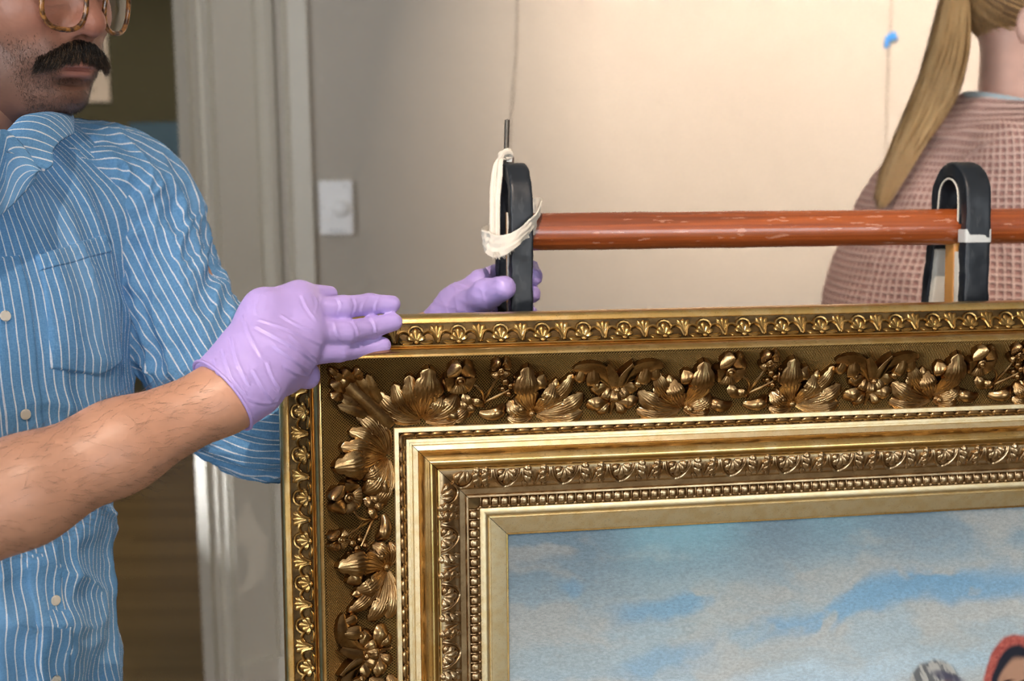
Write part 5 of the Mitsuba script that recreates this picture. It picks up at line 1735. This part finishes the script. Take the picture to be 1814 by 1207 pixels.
def cloth_sheet(top, bot, key, n=40, m=16, bulge=.006, thick=.0022, stripe=0.0, ang=0.0, nrm=None, label=None):
    """Collar or lapel: cloth ruled between two edges, swelling outwards between them, with a turned rim."""
    a = smooth_path(np.asarray(top), n); b = smooth_path(np.asarray(bot), n)
    t = np.linspace(0, 1, m)
    g = a[:, None] * (1 - t)[None, :, None] + b[:, None] * t[None, :, None]
    du = np.gradient(g, axis=0); dv = np.gradient(g, axis=1)
    nn = np.cross(du, dv); nn /= np.linalg.norm(nn, axis=2, keepdims=True) + 1e-9
    if nn.reshape(-1, 3).mean(0) @ (EYE - g.reshape(-1, 3).mean(0)) < 0:
        nn = -nn
    w = (meshkit.fbm(g * 26, 3, 17) - .5) * .006
    g = g + nn * (bulge * np.sin(np.pi * t ** .8)[None, :, None] + w[..., None])
    front = g + nn * thick / 2; back = g - nn * thick / 2
    V = np.concatenate([front, back[:, ::-1]], 1)
    f = grid_faces(n, 2 * m, True)
    arc = np.concatenate([[0], np.cumsum(np.linalg.norm(np.diff(a, axis=0), axis=1))])
    U = np.broadcast_to(arc[:, None], (n, m)); H = np.broadcast_to((t * np.linalg.norm(b - a, axis=1).mean())[None], (n, m))
    U = U * .42; uu = U * math.cos(ang) + H * math.sin(ang); vv = H * math.cos(ang) - U * math.sin(ang)
    uv = np.concatenate([np.stack([uu, vv], -1), np.stack([uu, vv], -1)[:, ::-1]], 1)
    i = f[0]
    p = V.reshape(-1, 3)
    fn = np.cross(p[f[:, 1]] - p[f[:, 0]], p[f[:, 2]] - p[f[:, 0]]).reshape(-1, 3)
    ref = np.concatenate([nn, -nn[:, ::-1]], 1).reshape(-1, 3)[f[:, 0]]
    if (fn * ref).sum() < 0:
        f = flip(f)
    caps = []
    for r in (0, n - 1):
        k = r * 2 * m
        caps += [[k + j, k + j + 1, k + 2 * m - 2 - j] for j in range(m - 1)] + [[k + j, k + 2 * m - 2 - j, k + 2 * m - 1 - j] for j in range(m - 1)]
    key = add(key, (p, np.vstack([f, caps])), 'mat_shirt', smooth=True, uv=uv.reshape(-1, 2) + [stripe, 0])
    if label:
        tag(key, label)
    return key


cloth_sheet([P(-30, 262, 1.335), P(4, 240, 1.365), P(30, 214, 1.395), P(70, 201, 1.445), P(106, 197, 1.51), P(112, 200, 1.56)],
            [P(78, 303, 1.325), P(88, 297, 1.330), P(93, 272, 1.352), P(106, 250, 1.385), P(126, 240, 1.44), P(128, 222, 1.52)], SH + '__collar', ang=-.25, stripe=.002)
cloth_sheet([P(-60, 205, 1.25), P(-30, 240, 1.29), P(14, 232, 1.345), P(40, 258, 1.335), P(76, 304, 1.328)],
            [P(-80, 400, 1.24), P(-55, 398, 1.265), P(-22, 396, 1.295), P(10, 374, 1.315), P(64, 318, 1.326)], SH + '__lapel', bulge=.008, ang=.45, stripe=.0)

# ------------------------------------------------------------------ the man's glasses, trousers and shoes
GL = 'eyeglasses'
tag(GL, 'tortoiseshell eyeglasses with clear lenses worn by moustached man', 'glasses')
scene['mat_amber'] = {'type': 'twosided', 'b': {'type': 'principled', 'base_color': proc(lambda p, n, uv: mix((0.05, 0.018, 0.006), (0.36, 0.15, 0.035), smoothstep(.35, .65, tfbm(p.x * 150, p.y * 150, p.z * 150)))), 'roughness': 0.15, 'specular': 0.6, 'clearcoat': 0.7, 'clearcoat_gloss': 0.95}}
scene['mat_lens'] = {'type': 'thindielectric', 'int_ior': 1.5}


def lens_curve(s, grow=0.0, n=64):
    a = np.linspace(0, 2 * np.pi, n, endpoint=False)
    e = .82
    y = (np.sign(np.cos(a)) * np.abs(np.cos(a)) ** e) * (.0240 + grow)
    z = (np.sign(np.sin(a)) * np.abs(np.sin(a)) ** e) * (.0245 + grow)
    z = z - .0022 * np.cos(a) * 0
    yy = s * (.0370 + y)
    x = .114 - .0055 * ((.0370 + y) / .06) ** 2 * 2.2
    return hw(np.stack([x, yy, z + .007 - .10 * (x - .104) * 0], 1))


for s in (-1, 1):
    c = lens_curve(s)
    ringp = np.vstack([c, c[:1]])
    add(GL + '__rim', tube(ringp, .0026, 10, caps=False), 'mat_amber', True)
    ctr = c.mean(0) + HF * .0015
    g = [lens_curve(s, -.0265 * (1 - k) if False else 0) * k + ctr * (1 - k) + HF * .0012 * (1 - k * k) for k in np.linspace(1, .05, 8)]
    v = np.stack(g, 0)
    add(GL + '__lens', (v.reshape(-1, 3), grid_faces(8, 64, True)), 'mat_lens', True)
    add(GL + '__temple', tube([hw((.098, s * .062, .022)), hw((.086, s * .072, .030)), hw((.04, s * .079, .028)), hw((-.005, s * .082, .024)), hw((-.03, s * .083, .008))], [.0026, .0026, .0022, .002, .002], 8, 30, flat=1.5), 'mat_amber', True)
add(GL + '__bridge', tube([hw((.109, -.0085, .018)), hw((.113, -.004, .024)), hw((.113, .004, .024)), hw((.109, .0085, .018))], .0021, 8, 14), 'mat_amber', True)

scene['mat_trousers'] = princ((0.025, 0.022, 0.022), 0.85)
scene['mat_shoe'] = princ((0.05, 0.03, 0.02), 0.4)


def trouser_sdf(p):
    q = (p - TC) @ TR
    z = TZ
    d = ell_d(q, (.0, 0, -.60), (.118, .165, .16))
    for s in (-1, 1):
        d = smin(d, chain(q, [np.array([.0, s * .085, -.64]), np.array([.02, s * .10, -.64 - (z - .68) * .45]), np.array([0.0, s * .105, -z + .05])], [.085, .068, .060], .02), .03)
    return smax(d, q[:, 2] + .49, .004)


tv, tf_ = surface_net(trouser_sdf, tor(0, 0, 0) - np.array([.32, .32, TZ + .05]), tor(0, 0, 0) + np.array([.32, .32, -.44]), .009)
key = add(MAN + '__trousers', (relax(tv, tf_, 3), tf_), 'mat_trousers', True); tag(key, 'dark trousers')
for s in (-1, 1):
    a = TC + TL * s * .11 - UZ * (TZ - .045) + TF * -.03
    sv_, sf_ = surface_net(lambda p: smax(smin(cone(p, a, a + TF * .17 - UZ * .008, .044, .036), cone(p, a + UZ * .05, a + UZ * .07, .04, .04), .03), -(p[:, 2] - .0), .004), a - .15, a + np.array([.26, .26, .12]), .006)
    add(MAN + '__shoe', (sv_, sf_), 'mat_shoe', True)

# ------------------------------------------------------------------ the woman at the right edge, seen from behind
WO = 'person_001'
tag(WO, 'woman with long blonde ponytail and pink waffle-knit sweater, turned away at right edge', 'person')
wd_ = 2.32


def W(x, y, o=0.0):
    return P(x, y, wd_ + o)


wf = np.array([math.sin(math.radians(112)), -math.cos(math.radians(112)), 0.0])      # she looks right and away
wl = np.array([-wf[1], wf[0], 0.0])
WC = W(1775, 520, .02)
WR = np.stack([wf, wl, UZ], 1)


def wt(f, l, z):
    return WC + wf * f + wl * l + UZ * z


WSH = W(1800, 315, -.125)
WEL = W(1862, 640, -.19)
WHC = W(1815, -20, .02)                                   # middle of the head


def sweater_sdf(p):
    q = (p - WC) @ WR
    d = chain(p, [W(1772, 285, .03), W(1748, 400, .03), W(1728, 560, .03), W(1720, 760, .03), W(1735, 1000, .03)], [.105, .195, .235, .25, .25], .05)
    d = smin(d, cone(p, W(1790, 248, .0), WSH, .060, .080), .05)
    d = smin(d, cone(p, W(1758, 230, .02), W(1800, 240, .01), .062, .072), .04)
    d = smin(d, cone(p, W(1790, 248, .05), W(1850, 330, .25), .060, .075), .05)
    d = smin(d, chain(p, [WSH, WEL, W(1935, 690, -.33)], [.080, .070, .058], .03), .018)
    d = smax(d, -(p[:, 2] - .72), .01)
    d = smax(d, -cone(p, W(1790, 240, .01), W(1812, 60, .01), .064, .075), .012)
    return d


wv, wf_ = surface_net(sweater_sdf, WC - np.array([.42, .42, .78]), WC + np.array([.5, .5, .36]), .0075)
wv = relax(wv, wf_, 3)
wn = vnormals(wv, wf_)
q = (wv - WC) @ WR
fold = 1 - np.abs(2 * meshkit.fbm(np.stack([q[:, 0] * 7 + q[:, 2] * 5, q[:, 1] * 7, q[:, 2] * 4], 1), 3, 5) - 1)
wv = wv + wn * ((fold ** 2 - .4) * .012)[:, None]
wuv = np.stack([np.arctan2(q[:, 1], q[:, 0] + .02) * .20, q[:, 2]], 1)


def waffle(uv):
    a, b = uv.x / 0.0105, uv.y / 0.0105
    return dr.abs(a - dr.floor(a) - .5) * 2, dr.abs(b - dr.floor(b) - .5) * 2


def waffle_bump(p, n, uv):
    a, b = waffle(uv)
    return dr.maximum(smoothstep(.3, .95, a), smoothstep(.3, .95, b))


def waffle_col(p, n, uv):
    a, b = waffle(uv)
    k = dr.maximum(smoothstep(.45, .95, a), smoothstep(.4, .9, b))
    return mix((0.44, 0.23, 0.20), (0.78, 0.55, 0.48), k) * (0.9 + 0.2 * tfbm(p.x * 9, p.y * 9, p.z * 9))


scene['mat_knit'] = {'type': 'twosided', 'b': {'type': 'bumpmap', 'arbitrary': proc(waffle_bump, 8e-4), 'scale': 0.004, 'b': {'type': 'principled', 'base_color': proc(waffle_col), 'roughness': 0.95, 'sheen': 0.6, 'specular': 0.1}}}
fa = np.arctan2(q[:, 1], q[:, 0] + .02)[wf_]
kf = (fa.max(1) - fa.min(1)) < np.pi
wr_ = wf_[~kf]
add(WO + '__sweater', (np.vstack([wv, wv[wr_].reshape(-1, 3)]), np.vstack([wf_[kf], np.arange(len(wr_) * 3).reshape(-1, 3) + len(wv)])), 'mat_knit', True,
    uv=np.vstack([wuv, np.where(wuv[wr_][..., :1] < 0, wuv[wr_] + [2 * np.pi * .20, 0], wuv[wr_]).reshape(-1, 2)]))
tag(WO + '__sweater', 'pink waffle-knit sweater')
# seam ridges of the sleeve and shoulder
def seam(px, d0, key='seam'):
    st = np.array([P(x, y, d0) for x, y in px]); st = smooth_path(st, 50)
    s = st.copy()
    r = (st - EYE) / np.linalg.norm(st - EYE, axis=1, keepdims=True)
    s = EYE + r * (np.linalg.norm(st - EYE, axis=1)[:, None] - .35)
    s = onto(sweater_sdf, s, r, steps=120)
    add(WO + '__sweater__' + key, tube(s, .0042, 7), 'mat_knit', True)


seam([(1712, 282), (1735, 262), (1765, 250), (1812, 246)], wd_)
seam([(1712, 282), (1722, 330), (1738, 400), (1748, 470)], wd_)


def woman_sdf(p):
    d = ell_d(p, WHC, (.095, .082, .105))
    d = smin(d, ell_d(p, WHC + wf * .02 - UZ * .06, (.07, .06, .07)), .03)
    d = smin(d, cone(p, W(1788, 260, .02), WHC - UZ * .06 - wf * .02, .054, .050), .02)
    d = smin(d, ell_d(p, WHC + wf * .085 - UZ * .03, (.018, .016, .02)), .01)
    d = smin(d, cone(p, W(1788, 260, .02), W(1770, 420, .04), .06, .10), .04)
    for o, e in ((WSH, WEL), (W(1850, 330, .25), W(1900, 640, .27))):
        d = smin(d, cone(p, W(1788, 280, .02), o, .05, .05), .03)
        d = smin(d, cone(p, o, e, .05, .04), .02)
    d = smin(d, chain(p, [WEL, W(1990, 730, -.40)], [.042, .03], .01), .01)
    ear = ell_d(p, W(1815, 45, -.088), (.014, .011, .030))
    ear = smax(ear, -ell_d(p, W(1816, 42, -.1), (.008, .008, .017)), .004)
    return smin(d, ear, .006)


ov, of = surface_net(woman_sdf, np.minimum(WC, WHC) - np.array([.3, .45, .3]), np.maximum(WC, WHC) + np.array([.45, .42, .16]), .006)
ov = relax(ov, of, 2)
nb = meshkit.fbm(ov * 40, 3, 3)[:, None]
add(WO + '__body', (ov, of), 'mat_skin', smooth=True, color=np.clip(np.array([.66, .40, .32]) * (.9 + .2 * nb), 0, 1))
# undershirt collar
scene['mat_pale_blue'] = princ((0.48, 0.58, 0.62), 0.85)
an = np.linspace(0, 2 * np.pi, 26)
cpt = W(1800, 194, 0)[None] + np.cos(an)[:, None] * RIGHT * .083 + np.sin(an)[:, None] * FWD * .072 + ((-np.cos(an) * .020 + np.sin(an) * .006))[:, None] * UZ
v, f, uv = ribbon(cpt, UZ + 0 * cpt, .016, .003, 80, wob=.001)
key = add(WO + '__undershirt_collar', (v, f), 'mat_pale_blue', smooth=True); tag(key, 'pale blue undershirt collar')
# scalp hair and ponytail
scene['mat_blonde'] = princ((0.42, 0.25, 0.10), 0.38, specular=0.6)
scene['mat_blonde_light'] = princ((0.66, 0.46, 0.23), 0.36, specular=0.6)
scene['mat_blonde_dark'] = princ((0.17, 0.095, 0.042), 0.42, specular=0.5)
rw = np.random.default_rng(5)
sc_v, sc_f = surface_net(lambda p: smax(ell_d(p, WHC - wf * .006 + UZ * .006, (.099, .087, .109)), ((p - WHC) @ wf) * .8 - ((p - WHC) @ UZ) * .6 - .016, .01), WHC - .14, WHC + .15, .0045)
add(WO + '__hair', (sc_v, sc_f), 'mat_blonde_dark', True)
TIEP = W(1702, -62, .04)
# combed-back strands over the scalp towards the tie
N = 900
u1 = rw.uniform(-1, 1, N); an = rw.uniform(0, 2 * np.pi, N)
dirs = np.stack([np.cos(an) * np.sqrt(1 - u1 ** 2), np.sin(an) * np.sqrt(1 - u1 ** 2), u1], 1)
keep = (dirs @ wf * .8 - dirs @ UZ * .6 < .12)
dirs = dirs[keep]
td = TIEP - WHC; td /= np.linalg.norm(td)
pt = []
for t in np.linspace(0, 1, 7):
    d = dirs * (1 - t) + td * t * 1.0
    d /= np.linalg.norm(d, axis=1, keepdims=True)
    pt.append(WHC + UZ * .006 - wf * .006 + d @ np.diag([1, 1, 1]) * (np.array([.101, .089, .111]).mean() + .0 * t)[None, None] if False else WHC + UZ * .006 - wf * .006 + d * np.array([.101, .0895, .1115]))
add(WO + '__hair__combed_strands', many_tubes(np.stack(pt, 1), np.array([.0011] * 6 + [.0008]), 3), 'mat_blonde', True)
axis_px = np.array([[1702, -66, .06], [1694, -20, .02], [1686, 40, -.03], [1668, 120, -.075], [1632, 210, -.10], [1588, 295, -.105], [1556, 372, -.10]])
wid = np.array([.012, .024, .031, .040, .040, .031, .012])
axis = smooth_path(np.column_stack([np.array([W(*a) for a in axis_px]), wid]), 16)
for nm, N, r, seed, dz, sp in (('mat_blonde_dark', 800, .0011, 1, .008, 1.0), ('mat_blonde', 900, .0009, 2, 0, 1.0), ('mat_blonde_light', 420, .0009, 3, -.006, .9)):
    rr = np.random.default_rng(seed)
    a = rr.uniform(0, 2 * np.pi, N); rad = np.sqrt(rr.uniform(0, 1, N)) * sp
    lock = np.floor(rr.uniform(0, 1, N) ** .9 * 22)
    ph = lock * 1.7
    o = (np.cos(a) * rad)[:, None]; o2 = (np.sin(a) * rad)[:, None]
    t = np.linspace(0, 1, 16)[None]
    la = lock * 2.39996; lr = np.sqrt((lock + .5) / 22.) * sp * 1.1
    pull = (.35 + .40 * t)
    o = o * (1 - pull) + (np.cos(la) * lr)[:, None] * pull + .20 * np.sin(t * 5.5 + ph[:, None]) * t + .05 * np.sin(t * 17 + ph[:, None] * 3) * t + .10 * rr.normal(0, 1, (N, 1)) * t ** 2
    o2 = o2 * (1 - pull) + (np.sin(la) * lr)[:, None] * pull
    endt = 1 - .18 * rr.uniform(0, 1, (N, 1)) ** 2 - .16 * ((lock * .618) % 1)[:, None] ** 2
    tt2 = t * endt
    k = tt2 * 15; k0 = np.clip(k.astype(int), 0, 14); fr_ = (k - k0)[..., None]
    c = axis[:, :3][k0] * (1 - fr_) + axis[:, :3][k0 + 1] * fr_
    w = (axis[:, 3][k0] * (1 - fr_[..., 0]) + axis[:, 3][k0 + 1] * fr_[..., 0])
    pth = c + (o * w)[..., None] * (RIGHT * .9 + UZ * .25) + (o2 * w * .55)[..., None] * FWD + FWD * dz
    key = add(WO + '__ponytail', many_tubes(pth, np.concatenate([[r] * 13, [r * .8, r * .6, r * .2]]), 3), nm, True)
tag(WO + '__ponytail', 'long straight blonde ponytail')
scene['mat_skirt'] = princ((0.03, 0.035, 0.05), 0.9)
lv_, lf_ = surface_net(lambda p: smax(smin(cone(p, W(1735, 900, .03), np.array([W(1735, 900, .03)[0] - .08, W(1735, 900, .03)[1], .05]), .15, .075), cone(p, W(1735, 900, .03), np.array([W(1735, 900, .03)[0] + .10, W(1735, 900, .03)[1] + .04, .05]), .15, .075), .03), p[:, 2] - .80, .004), np.array([WC[0] - .4, WC[1] - .4, -.05]), np.array([WC[0] + .4, WC[1] + .4, .86]), .012)
key = add(WO + '__trousers', (lv_, lf_), 'mat_skirt', True)
